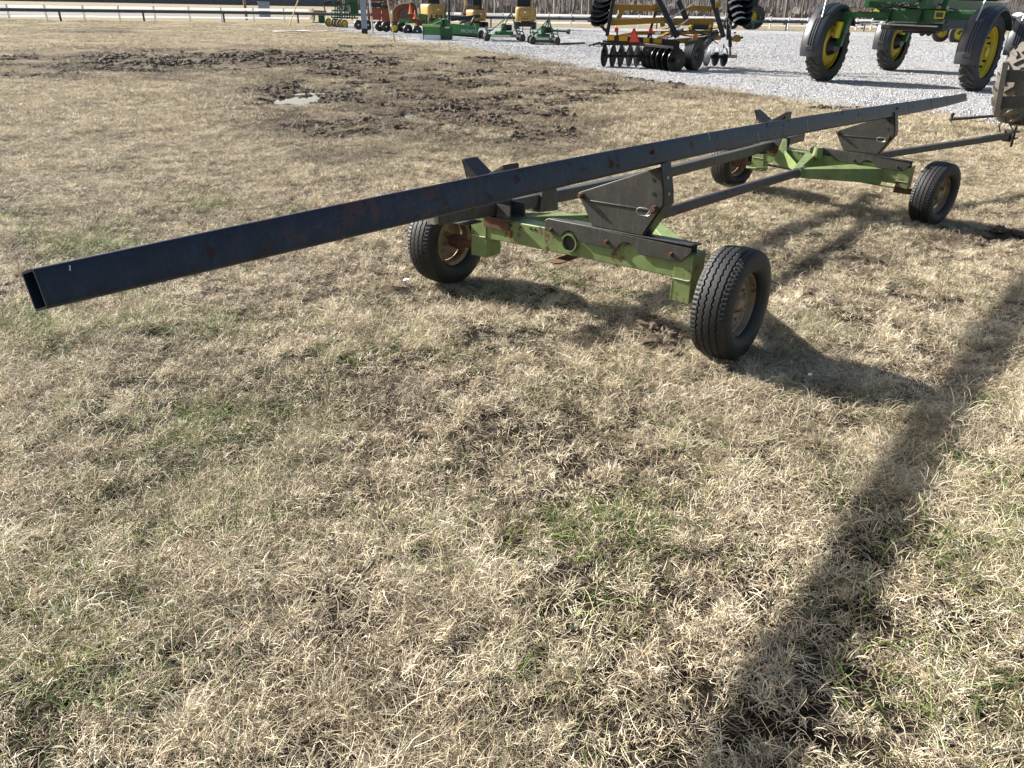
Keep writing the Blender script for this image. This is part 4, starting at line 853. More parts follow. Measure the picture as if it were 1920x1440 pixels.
stack([(1150+(-8-y_)*.12, y_, 1.3+(-y_-20)*.02) for y_ in (-78, -68, -58, -48, -38, -28, -18)], ax1, .385)
stack([(1135, -8, 1.2), (1131, 2, 1.), (1128, 11, .9), (1126, 20, .7), (1125, 29, .5), (1127, 37, .3)], ax1, .385)
ax2 = nv(np.array([0, 0, 1.])*.74+Q.r*.30-Q.n*.6)
stack([(1392-(-28-y_)*.1, y_, 1.8+(-y_-20)*.02) for y_ in (-88, -76, -64, -52, -40, -28)], ax2, .47)
stack([(1392, -16, 1.7), (1391, -4, 1.5), (1390, 8, 1.3), (1389, 20, 1.1), (1386, 31, .9)], ax2, .47)
for k, (x, y) in enumerate(((1366, 6), (1369, 18), (1373, 30), (1375, 40))):
    t = MB(); p = P(x, y, .3); t.path([p, p+Q.r*.13+np.array([0, 0, .10]), p+Q.r*.28+np.array([0, 0, .14]), p+Q.r*.42+np.array([0, 0, .11])], [.04, .04, .03, .008], 6); t.build('scraper_blade', M_zinc, H)
m = MB(); m.tube(P(1298, 50.5, .6), P(1335, 51.5, .8), .09, n=14); m.build('hydraulic_cylinder', M_black, H)
m = MB(); m.bar(P(1333, 47, .7), P(1326, 62, .6), .08, .06, Q.n); m.tube(P(1326, 60, .55), P(1326, 60, .68), .10, n=12); m.path([P(1296, 48, .6), P(1292, 52, .6), P(1297, 57, .6)], .045, 8); m.build('cylinder_bracket', M_yel, H)
m = MB(); m.path([P(1250, 72, 0), P(1270, 64, .2), P(1295, 68, .3), P(1320, 66, .3), P(1350, 60, .6)], .022, 8); m.path([P(1245, 66, 0), P(1275, 60, .2), P(1300, 56, .3), P(1330, 66, .3)], .018, 8); m.build('hydraulic_hose', M_black, H)
for k in range(4):
    t = MB(); t.path([P(1354+k*4, 8+k*12, .5), P(1362+k*3, 14+k*12, .5), P(1360+k*3, 22+k*11, .5)], .018, 6); t.build('hydraulic_hose', M_zinc, H)
m = MB(); p0 = P(1382, 70, .9); m.prism([P(x, y, .9) for x, y in ((1373, 76), (1374, 70), (1380, 65), (1388, 66), (1389, 77), (1384, 79), (1376, 78))], Q.n*.25); m.build('hitch_head', M_gold, H, bevel=.01)
m = MB(); m.tube(P(1385, 72, .95), P(1393, 70, .95), .04, n=8); m.tube(P(1378, 63, 1.), P(1378, 60, 1.), .05, n=8); m.build('hitch_pin', M_black, H)
m = MB(); m.tube(P(1369, 68, .9), P(1369, 88, .9), .07, n=12); m.tube(P(1369, 88, .9), P(1369, 104, .9), .035, n=10); m.build('jack_stand', M_black, H)
m = MB(); m.bar(P(1126, 79, .6), P(1103, 86, .5), .06, .05); m.build('drawbar_stub', M_dkgrey, H)
Q2 = Plane(1371, 109); m = MB(); c = Q2.B+[0, 0, .085]; m.box(c, Q2.r*.26+Q2.n*.03, Q2.n*.1, (0, 0, .07)); tag(m.build('wood_block', M_wood, None, bevel=.006), 'weathered timber block under the harrow jack', 'block')
Q2 = Plane(1125, 88); m = MB(); m.path([Q2.P(1112, 87), Q2.P(1116, 83), Q2.P(1125, 82), Q2.P(1135, 87), Q2.P(1116, 87.5)], .05, 8); m.bar(Q2.P(1130, 82), Q2.P(1136, 74), .06, .06); tag(m.build('quick_hitch_frame', M_jgreen, None), 'small dark green hitch frame lying left of the disk harrow', 'hitch frame')
a = G(1042, 85.5); b = G(1096, 83); m = MB(); m.bar(a+[0, 0, .07], b+[0, 0, .07], .09, .09); m.bar(a+[0, 0, .06]+nv(b-a)*1.1, a+[0, 0, .06]+nv(b-a)*1.4, .14, .12); tag(m.build('steel_bar', M_black, None, bevel=.01), 'long black steel bar lying on the gravel right of the small mower deck', 'bar')
# ---------------- high-clearance sprayer
RLp, RRp = G(1540, 152), G(1822, 171); fwd = nv([.72, .69, 0]); side = nv((RRp-RLp)*[1, 1, 0]); FLp = G(1665, 132)
RLp[2] = RRp[2] = FLp[2] = 0; FRp = FLp+(RRp-RLp)
SP = thing('crop_sprayer', (RLp+RRp)/2, 'tall dark green self-propelled sprayer with yellow wheels and black fenders, on the gravel at right', 'sprayer')
side = nv(np.cross(fwd, (0, 0, 1.)))
TR_, RW = 1.06, .68
for (p, o_) in ((RLp, -1), (RRp, 1), (FLp, -1), (FRp, 1)):
    we = bpy.data.objects.new('wheel', None); COL.objects.link(we); we.parent = SP; c = p+[0, 0, TR_-.01]; we.location = Vector(c)-SP.location
    m = MB(); lug_tyre(m, c, side, TR_, .44, RW, 24, .055, -1); m.build('lug_tyre', M_tyre2, we, ang=.6)
    m = dish_rim(c+side*o_*.06, side*o_, RW, .20, .16); m.lathe([(RW, -.20), (RW-.01, .0)], c, side, 40); r_ = m.build('rim', M_yel, we, ang=.6)
    m = MB(); m.lathe([(.10, .02), (.14, .06), (.14, .12), (.001, .14)], c+side*o_*.02, side*o_, 20); m.build('hub', M_yel if o_ > 0 else M_black, we)
    for k in range(10):
        t = 2*math.pi*k/10; e = fwd*math.cos(t)+np.array([0, 0, 1.])*math.sin(t); m = MB(); q = c+e*.40; m.tube(q-side*o_*.03, q+side*o_*.06, .03, n=8); m.build('wheel_bolt', M_black, we)
    if o_ < 0:
        m = MB(); m.tube(c+side*.06, c+side*.30, .30, .20, 20); m.build('wheel_motor', M_black, we)
    else:
        m = MB(); m.tube(c-side*.06, c-side*.35, .30, .20, 20); m.build('wheel_motor', M_black, we)
    # fender: shell over the back and top of the tyre
    secs = []; hw = .33; Rf = TR_+.10
    for t in np.linspace(math.radians(-14), math.radians(150), 26):
        e = -fwd*math.cos(t)+np.array([0, 0, 1.])*math.sin(t); k = min(1, (t+.25)/.35)*.0
        secs.append([c+e*(Rf-.07)-side*hw, c+e*(Rf-.02)-side*hw, c+e*(Rf+.03)-side*(hw-.06), c+e*(Rf+.045), c+e*(Rf+.03)+side*(hw-.06), c+e*(Rf-.02)+side*hw, c+e*(Rf-.07)+side*hw, c+e*(Rf-.07)+side*(hw-.015), c+e*(Rf-.035)+side*(hw-.02), c+e*(Rf+.005), c+e*(Rf-.035)-side*(hw-.02), c+e*(Rf-.07)-side*(hw-.015)])
    m = MB(); m.sweep(secs); fe = m.build('fender', M_fender, SP, ang=.9)
    for q in (-.075, 0, .075):
        secs = []
        for t in list(np.linspace(math.radians(2), math.radians(40), 8)):
            e = -fwd*math.cos(t)+np.array([0, 0, 1.])*math.sin(t); secs.append([c+e*(Rf+.03)+side*(q-.022), c+e*(Rf+.062)+side*(q-.014), c+e*(Rf+.062)+side*(q+.014), c+e*(Rf+.03)+side*(q+.022)])
        m = MB(); m.sweep(secs); m.build('fender_rib', M_fender, fe)
        secs = []
        for t in list(np.linspace(math.radians(48), math.radians(100), 10)):
            e = -fwd*math.cos(t)+np.array([0, 0, 1.])*math.sin(t); secs.append([c+e*(Rf+.03)+side*(q-.022), c+e*(Rf+.062)+side*(q-.014), c+e*(Rf+.062)+side*(q+.014), c+e*(Rf+.03)+side*(q+.022)])
        m = MB(); m.sweep(secs); m.build('fender_rib', M_fender, fe)
    for t0, hh in ((44, .16), (-2, .12)):
        t = math.radians(t0); e = -fwd*math.cos(t)+np.array([0, 0, 1.])*math.sin(t); tg_ = fwd*math.sin(t)+np.array([0, 0, 1.])*math.cos(t)
        m = MB(); m.box(c+e*(Rf+.045), side*.12, tg_*hh/2, e*.015); m.build('fender_boss', M_black if t0 < 0 else M_fender, fe, bevel=.01)
    # green strut leg
    i = -side*o_; top = c+i*.50+[0, 0, .95]; m = MB(); kne = c+i*.40+[0, 0, .42]
    m.bar(c+i*.34+[0, 0, .0], kne, .20, .16, fwd); m.bar(kne, top, .24, .24, fwd); m.build('strut', M_jgreen, SP, bevel=.02)
    m = MB(); m.tube(c+i*.30-fwd*.2+[0, 0, .25], c+i*.36-fwd*.2+[0, 0, .7], .11, n=14); m.build('spring_canister', M_yel, SP)
    m = MB(); m.tube(c+i*.1-fwd*.95+[0, 0, .6], c+i*.0-fwd*.55+[0, 0, 1.9], .02, n=8); m.build('fender_stay', M_zinc, SP)
def mid(p, z): return np.array([p[0], p[1], z])
for a, b in ((RLp, RRp), (FLp, FRp)):
    m = MB(); m.bar(mid(a+side*.45, 1.96), mid(b-side*.45, 1.96), .22, .17); m.build('axle_tube', M_jgreen, SP, bevel=.01)
    m = MB(); L_ = mid(a, 0)*.5+mid(b, 0)*.5; m.box(L_+[0, 0, 1.97], side*.95, fwd*.2, (0, 0, .17)); m.build('axle_housing', M_jgreen, SP, bevel=.02)
    m = MB(); m.bar(mid(a+side*.5, 2.09), mid(a+side*1.2, 2.09), .10, .05); m.build('slide_bar', M_rustm, SP)
    for s_ in (-1, 1):
        m = MB(); c = L_+[0, 0, 2.0]+side*s_*.95-fwd*.215; m.box(c, side*.14, fwd*.004, (0, 0, .10)); pl_ = m.build('warning_plate', M_yel, SP); m = MB(); m.box(c-fwd*.005, side*.10, fwd*.002, (0, 0, .065)); m.build('plate_face', M_dkgrey, pl_)
        for q in (-.12, .12):
            m = MB(); m.box(L_+side*(s_*.95+q)+[0, 0, 2.19]-fwd*.1, side*.03, fwd*.05, (0, 0, .045)); m.build('clamp_bolt', M_zinc, SP, bevel=.01)
        m = MB(); m.prism([L_+side*s_*.45-fwd*.2+[0, 0, 1.83], L_+side*(s_*.45)-fwd*.45+[0, 0, 1.70], L_+side*(s_*.45)-fwd*.45+[0, 0, 1.76], L_+side*(s_*.45)-fwd*.2+[0, 0, 2.15]], side*.02); m.build('frame_lug', M_jgreen, SP)
for s_ in (-.8, .8):
    c0 = (RLp+RRp)/2+side*s_; c1 = (FLp+FRp)/2+side*s_; m = MB(); m.bar(mid(c0-fwd*1.2, 2.28), mid(c1+fwd*1.0, 2.28), .14, .26); m.build('chassis_rail', M_jgreen, SP, bevel=.01)
c0 = (RLp+RRp)/2; c1 = (FLp+FRp)/2; cm = (c0+c1)/2
m = MB(); m.box(mid(cm, 1.74), fwd*1.6, side*.85, (0, 0, .16)); m.build('belly_tank', M_dkgrey, SP, bevel=.08)
m = MB(); m.box(mid(c0+fwd*.6, 1.66), fwd*.3, side*.9, (0, 0, .10)); m.box(mid(c0+fwd*1.2, 1.55), fwd*.2, side*.5, (0, 0, .08)); m.build('underbody_plate', M_black, SP, bevel=.03)
m = MB(); m.tube(mid(c0-side*1.3-fwd*.3, 1.72), mid(c0-side*.35-fwd*.3, 1.72), .028, n=10); m.tube(mid(c0-side*.35-fwd*.3, 1.72), mid(c0+side*1.0-fwd*.3, 1.70), .028, n=10); m.build('wash_pipe', M_zinc, SP)
m = MB(); m.lathe([(.001, -1.5), (.75, -1.45), (.85, -1.2), (.85, 1.2), (.75, 1.45), (.001, 1.5)], mid(cm-fwd*.6, 3.3), fwd, 32); m.build('solution_tank', M_jgreen, SP, ang=.5)
m = MB(); m.box(mid(c1+fwd*1.5, 3.3), fwd*.75, side*.75, (0, 0, .85)); cb = m.build('cab', M_glass, SP, bevel=.12); m = MB(); m.box(mid(c1+fwd*1.5, 4.22), fwd*.85, side*.85, (0, 0, .10)); m.build('cab_roof', M_jgreen, cb, bevel=.05)
m = MB(); m.box(mid(c0-fwd*.9, 2.75), fwd*.5, side*.7, (0, 0, .45)); m.build('engine_cover', M_jgreen, SP, bevel=.06)
for k in range(9):
    r = np.random.default_rng(k); a = mid(c0+side*r.uniform(-1, 1)-fwd*.3, 2.2+r.uniform(-.05, .2)); b = mid(c0+side*r.uniform(-1.2, 1.2)+fwd*.5, 2.15+r.uniform(-.05, .3)); m = MB(); m.path([a, a*.6+b*.4+[0, 0, r.uniform(-.3, .15)], b], .022, 8); m.build('hose', M_black, SP)
for k, (s_, z_) in enumerate(((-.55, 2.3), (-.5, 2.42), (.25, 2.28), (.4, 2.35), (-.1, 2.3))):
    m = MB(); q = mid(c0+side*s_-fwd*.35, z_); m.tube(q, q+side*.09+[0, 0, .02], .035, n=10); m.tube(q+side*.045, q+side*.045+[0, 0, .08], .02, n=8); m.build('valve', M_zinc, SP)
for s_ in (-1.0, 1.0):
    m = MB(); m.bar(mid(c0+side*s_-fwd*.1, 2.1), mid(c0+side*s_-fwd*.1, 3.2), .14, .10, fwd); m.build('boom_rest', M_jgreen, SP, bevel=.01)
m = MB(); q = mid(RRp-side*.1+fwd*1.3, 2.03); m.lathe([(.001, .03), (.13, .025), (.145, 0), (.13, -.025), (.001, -.03)], q+side*.55-fwd*.6, np.array([0, 0, 1.])*.9-fwd*.4, 22); m.build('marker_lamp', M_whitem, SP)
# dark machine parts right of the sprayer's near wheel (boom folded along the side)
m = MB(); m.bar(mid(RRp+side*.9+fwd*.8, 1.75), mid(FRp+side*.9+fwd*1.5, 2.0), .25, .55); m.bar(mid(RRp+side*.95+fwd*1.0, 1.45), mid(FRp+side*.95, 1.45), .12, .12); m.build('folded_boom', M_jgreen, SP, bevel=.02)
for k in range(6):
    q = mid(RRp+side*.85+fwd*(1.0+.5*k), 1.42); m = MB(); m.tube(q, q-[0, 0, .16], .03, n=8); m.tube(q-[0, 0, .16], q-[0, 0, .22], .045, n=8); m.build('spray_nozzle', M_zinc, SP)
# ---------------- implement behind the sprayer with two raised gauge wheels
Q = Plane(1766, 79); P = Q.P
PL = thing('row_planter', Q.B, 'dark green planter with pale-tyred yellow-hub wheels, seen under the sprayer', 'planter')
for (x, y, o_) in ((1765, 59.5, 0), (1797, 64, -.3)):
    s2 = np.linalg.norm(P(x, y)-P(x, y+1)); c = P(x, y, o_); ax = nv(Q.r*.50-Q.n*.86); r = 19.5*s2; m = MB(); m.lathe([(r*.5, -.13), (r*.8, -.15), (r*.97, -.10), (r, 0), (r*.97, .10), (r*.8, .15), (r*.5, .13)], c, ax, 32); w_ = m.build('gauge_tyre', M_tyre2, PL)
    dish_rim(c+ax*.05, ax, r*.54, .06, .06).build('rim', M_yel, w_)
m = MB(); m.bar(P(1765, 59, -.2), P(1790, 47, .2), .14, .18); m.bar(P(1797, 64, -.4), P(1815, 44, .2), .14, .18); m.build('wheel_arm', M_jgreen, PL, bevel=.02)
m = MB(); m.bar(P(1700, 46, 1.5), P(1860, 46, 1.5), .3, .35); m.box(P(1728, 52, 1.5), Q.r*.55, Q.n*.3, (0, 0, .35)); m.box(P(1790, 38, 1.5), Q.r*1.1, Q.n*.5, (0, 0, .25)); m.build('toolbar', M_jgreen, PL, bevel=.02)
for x in (1705, 1730, 1742):
    c = P(x, 61, 1.3); m = MB(); m.lathe([(.05, -.08), (.24, -.08), (.27, 0), (.24, .08), (.05, .08)], c, nv(Q.r*.5-Q.n*.86), 20); m.build('press_wheel', M_black, PL)
m = MB(); m.lathe([(.04, .09), (.13, .10), (.15, .08)], P(1731, 59, 1.2), nv(Q.r*.5-Q.n*.86), 20); m.build('press_wheel_hub', M_yel, PL)
# ---------------- tractor behind the harrow (rear duals seen)
Q = Plane(1410, 56); P = Q.P; s2 = np.linalg.norm(P(1410, 30)-P(1410, 31))
TRC = thing('farm_tractor', Q.B, 'dark green farm tractor with dual rear wheels, behind the right side of the disk harrow', 'tractor')
ax = nv(Q.r*.62-Q.n*.78); fw = nv(np.cross(ax, (0, 0, 1.)))
for k, (x, o_) in enumerate(((1407, 0), (1416, .55))):
    c = P(x, 33, o_); r = 22.5*s2; m = MB(); lug_tyre(m, c, ax, r, .52, r*.55, 22, .07, 1); w_ = m.build('rear_tyre', M_tyre2, TRC, ang=.6); dish_rim(c+ax*.1, ax, r*.55, .2, .2).build('rim', M_yel, w_)
c = P(1398, 24, .8); m = MB(); m.box(c+[0, 0, .2], fw*1.6, ax*.45, (0, 0, .45)); m.build('hood', M_jgreen, TRC, bevel=.08)
m = MB(); m.box(c+[0, 0, 1.2]-fw*.3, fw*.7, ax*.75, (0, 0, .8)); cbb = m.build('cab', M_glass, TRC, bevel=.08); m = MB(); m.box(c+[0, 0, 2.08]-fw*.3, fw*.8, ax*.85, (0, 0, .09)); m.build('cab_roof', M_jgreen, cbb, bevel=.04)
m = MB(); m.tube(P(1408, 10, -.4), P(1408, -25, -.4), .11, n=12); m.build('blue_post', plain('light_blue_paint', (.10, .25, .36), .5), TRC)
for s_ in (-.55, .55):
    c2 = c-fw*-1.9+ax*s_; m = MB(); m.lathe([(.3, -.18), (.55, -.2), (.62, 0), (.55, .2), (.3, .18)], np.array([c2[0], c2[1], .62]), ax, 28); m.build('front_tyre', M_tyre2, TRC)
# ---------------- excavators
def excavator(px, py, wpx, lab, yaw, glass=True, arm=False):
    Q = Plane(px, py); P = Q.P; s = np.linalg.norm(P(px, 30)-P(px+1, 30)); k = s*wpx/1.72
    r = nv(Q.r*math.cos(yaw)-Q.n*math.sin(yaw)); f = nv(np.cross((0, 0, 1.), r))       # r: machine right as seen, f: away
    E_ = thing('mini_excavator', Q.B, lab, 'excavator', 'yellow mini excavators parked by the fence'); B = Q.B.copy(); B[2] = 0
    z = np.array([0, 0, 1.])
    for sd_ in (-1, 1):
        secs = []; c = B+r*sd_*.72*k
        pr = [(math.cos(a)*.26+(.78 if math.cos(a) > 0 else -.78), math.sin(a)*.26+.27) for a in np.linspace(0, 2*math.pi, 24, endpoint=False)]
        m = MB(); m.prism([c+f*x*k+z*y*k-r*.18*k for x, y in pr], r*.36*k); tr_ = m.build('track', M_black, E_, bevel=.02)
        for q in range(18):
            a = -.95+q*.112; m2 = MB() if q == 0 else m2; m2.box(c+f*a*k+z*.53*k, f*.028*k, r*.19*k, z*.02*k); m2.box(c+f*a*k+z*.012*k, f*.028*k, r*.19*k, z*.015*k)
        for q in range(4): m2.box(c-f*(1.03)*k+z*(.12+q*.1)*k, f*.015*k, r*.19*k, z*.02*k)
        m2.build('track_cleats', M_dkgrey, tr_)
        m = MB(); m.tube(c-f*.78*k+r*.19*sd_*k+z*.27*k, c-f*.78*k+r*.21*sd_*k+z*.27*k, .15*k, n=16); m.build('sprocket', M_dkgrey, tr_)
    m = MB(); m.box(B+z*.36*k, f*.6*k, r*.5*k, z*.16*k); m.tube(B+z*.5*k, B+z*.62*k, .4*k, n=20); m.build('undercarriage', M_black, E_)
    m = MB(); secs = []
    for zz, g_ in ((.62, .92), (.70, .98), (1.0, 1.0), (1.45, .99), (1.62, .95), (1.68, .88)):
        ring = []
        for a in np.linspace(-math.pi*.0, math.pi, 15): ring.append(B+z*zz*k+r*math.cos(a)**1*.86*g_*k*1.0-f*(.35+.62*math.sin(a)**.55*g_ if math.sin(a) > 1e-6 else .35)*k)
        ring += [B+z*zz*k-r*.86*g_*k+f*.7*k, B+z*zz*k+r*.86*g_*k+f*.7*k]; secs.append(ring)
    m.sweep(secs); bd = m.build('body', M_exc, E_, ang=.8, bevel=.02)
    b0 = B-f*.985*k
    m = MB()
    for (a0, z0, a1, z1) in ((-.45, .98, .42, .98), (-.45, 1.5, .42, 1.5), (-.45, .98, -.45, 1.5), (.42, .98, .42, 1.5)): m.bar(b0+r*a0*k+z*z0*k, b0+r*a1*k+z*z1*k, .02, .025, f)
    m.build('hatch_seam', M_dkgrey, bd)
    m = MB(); m.tube(b0+z*1.28*k, b0-f*.03*k+z*1.28*k, .07*k, n=14); m.build('latch', M_white, bd); m = MB(); m.tube(b0+z*1.2*k, b0-f*.02*k+z*1.2*k, .06*k, n=14); m.build('latch_recess', M_black, bd)
    for q in (-.24, -.08, .08, .24):
        m = MB(); m.box(b0+r*q*k+z*.80*k-f*.0, r*.055*k, z*.035*k, f*.02); m.build('vent_slot', M_black, bd)
    for q in range(3):
        m = MB(); m.box(B+r*.80*k-f*.62*k+z*(1.05+.2*q)*k, nv(f*.5+r*.85)*.02, nv(f*.85-r*.5)*.14*k, z*.045*k); m.build('side_vent', M_black, bd)
    m = MB(); m.box(B+z*2.35*k-r*.18*k+f*.1*k, r*.50*k, f*.55*k, z*.62*k); cb = m.build('cab_glass', M_glass, E_, bevel=.05)
    m = MB(); m.box(B+z*3.0*k-r*.18*k+f*.1*k, r*.55*k, f*.6*k, z*.05*k)
    for i in (-1, 1):
        for j in (-1, 1): m.bar(B+r*(-.18+i*.51)*k+f*(.1+j*.56)*k+z*1.66*k, B+r*(-.18+i*.51)*k+f*(.1+j*.56)*k+z*3.0*k, .06*k, .06*k, f)
    m.build('cab_frame', M_black, E_)
    m = MB(); m.path([B+f*.9*k+z*1.0*k+r*.3*k, B+f*1.5*k+z*2.3*k+r*.3*k, B+f*2.4*k+z*2.8*k+r*.3*k], .12*k, 8); m.path([B+f*2.4*k+z*2.8*k+r*.3*k, B+f*3.1*k+z*1.4*k+r*.3*k], .1*k, 8); m.build('boom', M_exc, E_)
    m = MB(); m.prism([B+f*(3.1+a)*k+z*(.4+b)*k+r*.05*k for a, b in ((-.2, .9), (.15, 1.0), (.35, .5), (.2, 0), (-.25, -.1), (-.35, .3))], r*.5*k); m.build('bucket', M_dkgrey, E_)
    if arm:
        pass
    return E_
excavator(985, 54.5, 38, 'yellow mini excavator standing farthest right, its square rear panel facing the camera', .06)
excavator(893, 51, 30, 'middle yellow mini excavator, half hidden by the green grader blade', -.55)
excavator(813, 49, 38, 'leftmost yellow mini excavator, behind the green box blade', -.45)
# black mast between left and middle excavators
Q = Plane(842, 52); P = Q.P
o = thing('post_auger', Q.B, 'black upright post-hole auger mast with hoses between the excavators', 'auger')
m = MB(); m.tube(P(842, 54), P(842, -12), .13, n=12); m.build('mast', M_black, o)
for k in range(5):
    m = MB(); m.path([P(842, 10+k*2), P(848, 6+k*3), P(851, 14+k*3), P(846, 24+k)], .03, 6); m.build('hose', M_zinc, o)
# ---------------- box blade and long grader blade
Q = Plane(825, 75); P = Q.P
bb = thing('box_blade', Q.B, 'bright green box blade with a worn white cutting edge, on the gravel edge', 'box blade')
A_ = P(793, 71); Bq = P(826, 75); z = np.array([0, 0, 1.])
sB = np.linalg.norm(P(800, 60)-P(800, 61)); u_ = nv((Bq-A_)*[1, 1, 0]); W_ = np.linalg.norm(((Bq-A_)*[1, 1, 0])); A_[2] = Bq[2] = 0
m = MB(); m.prism([A_+z*.25*1, A_+z*.72, Bq+z*.72, Bq+z*.25], Q.n*.05); m.build('mouldboard', M_bgreen, bb, bevel=.01)
m = MB(); m.prism([A_+z*.02-Q.n*.08, A_+z*.27-Q.n*.02, Bq+z*.27-Q.n*.02, Bq+z*.02-Q.n*.08], Q.n*.03); m.build('cutting_edge', M_white, bb)
m = MB(); m.bar(A_+z*.80, Bq+z*.78, .14, .14); m.build('top_tube', plain('pale_green_paint', (.35, .5, .16), .5), bb, bevel=.02)
for c_ in (A_, Bq):
    m = MB(); m.prism([c_-Q.n*.1+z*.0, c_-Q.n*.1+z*.78, c_+Q.n*.9+z*.78, c_+Q.n*1.0+z*.3, c_+Q.n*.8+z*.0], u_*.05 if c_ is A_ else (u_*.8)/1*.06); m.build('side_plate', M_jgreen, bb, bevel=.01)
m = MB(); m.prism([Bq+z*0, Bq+z*.76, Bq+u_*.72+Q.n*.25+z*.74, Bq+u_*.75+Q.n*.3+z*.12, Bq+u_*.68+Q.n*.25+z*0], Q.n*.06); m.build('end_wing', M_jgreen, bb, bevel=.02)
m = MB(); m.prism([A_+u_*.3+z*.84+Q.n*.3, A_+u_*.95+z*1.22+Q.n*.3, A_+u_*1.2+z*1.02+Q.n*.3, A_+u_*1.25+z*.84+Q.n*.3], Q.n*.05); m.build('gusset_plate', M_bgreen, bb)
m = MB(); a = Bq+u_*.3+Q.n*.4; m.bar(a+z*.3, a+z*1.75, .12, .10, Q.n); m.bar(a+z*1.3, A_+u_*.6+Q.n*.1+z*.85, .05, .07, Q.n); m.bar(a+u_*.0+z*1.6, a+u_*.25-Q.n*.1+z*.6, .05, .07, Q.n); m.build('mast', M_jgreen, bb, bevel=.01)
m = MB(); m.bar(a-Q.n*.15+z*1.2, A_+u_*.55-Q.n*.1+z*.85, .03, .05, Q.n); m.build('brace', M_whitem, bb)
for k in range(4):
    t = MB(); q = A_+u_*(.25+.3*k)+Q.n*.55; t.path([q+z*1.35, q+z*1.15+Q.n*.2, q+z*.75+Q.n*.25], .06, 8); t.build('shank', M_black, bb)
m = MB(); m.box(Bq+u_*.42+Q.n*.10+z*.70, u_*.14, z*.035, Q.n*.006); m.build('decal', M_decal, bb)
Q = Plane(880, 72); P = Q.P
gb = thing('grader_blade', Q.B, 'long bright green rear blade with pale lettering and a small black tail wheel', 'grader blade')
top = [(836, 40), (842, 44), (862, 45.5), (886, 48.5), (890, 45), (897, 44), (899, 49), (897, 58), (897, 67.5), (848, 64), (843, 58), (838, 48)]
secs = []
m = MB(); m.prism([P(x, y) for x, y in top], Q.n*.07); bl = m.build('blade', M_bgreen, gb, bevel=.01)
m = MB(); m.bar(P(846, 65), P(897, 69), .08, .12); m.build('cutting_edge', M_black, gb)
m = MB(); m.bar(P(889, 44, -.1), P(897, 70, -.1), .07, .10, Q.n); m.build('end_post', paint('light_green_edge', (.25, .5, .18), .5, 0, .2, .1), gb)
c = P(902.5, 67.5); m = MB(); m.lathe([(.13, -.09), (.25, -.11), (.34, -.08), (.36, 0), (.34, .08), (.25, .11), (.13, .09)], c, nv(Q.r*.93-Q.n*.37), 28); tw = m.build('tail_tyre', M_tyre, gb)
m = MB(); m.lathe([(.14, -.05), (.06, -.09), (.001, -.09)], c, nv(Q.r*.93-Q.n*.37), 20); m.build('rim', M_whitem, tw)
m = MB(); m.bar(P(845, 37, .8), P(900, 30, .8), .2, .2); m.bar(P(862, 44, .5), P(885, 36, .8), .1, .1); m.bar(P(882, 44, .4), P(889, 32, .6), .06, .06); m.bar(P(888, 44, .4), P(888, 32, .6), .06, .06); m.build('pivot_frame', M_black, gb)
m = MB(); m.prism([P(858, 37.5, .7), P(880, 32, .9), P(886, 38, .7), P(882, 44, .5), P(860, 40, .6)], Q.n*.15); m.build('pivot_plate', plain('grey_cast_metal', (.35, .31, .25), .6, .2), gb)
def lettering(txt, center, right, up, size, mat, parent, name='lettering'):
    cu = bpy.data.curves.new(name, 'FONT'); cu.body = txt; cu.size = size; cu.align_x = 'CENTER'; cu.align_y = 'CENTER'; cu.extrude = .003; cu.materials.append(mat)
    o = bpy.data.objects.new(name, cu); COL.objects.link(o); o.parent = parent; n = np.cross(right, up)
    o.matrix_local = Matrix(((right[0], up[0], n[0], 0), (right[1], up[1], n[1], 0), (right[2], up[2], n[2], 0), (0, 0, 0, 1))); o.location = Vector(tuple(center))-parent_loc(parent); bpy.context.view_layer.update(); me = bpy.data.meshes.new_from_object(o); q = bpy.data.objects.new(name, me); COL.objects.link(q); q.parent = parent; q.matrix_local = o.matrix_local.copy(); bpy.data.objects.remove(o); q.name = name; return q
rt = nv(P(895, 61)-P(865, 59.5)); upv = nv(np.cross(-Q.n, rt)*-1); upv = upv if upv[2] > 0 else -upv
lettering('FRONTIER', P(882, 59, -.02), rt, upv, .27, M_white, bl)
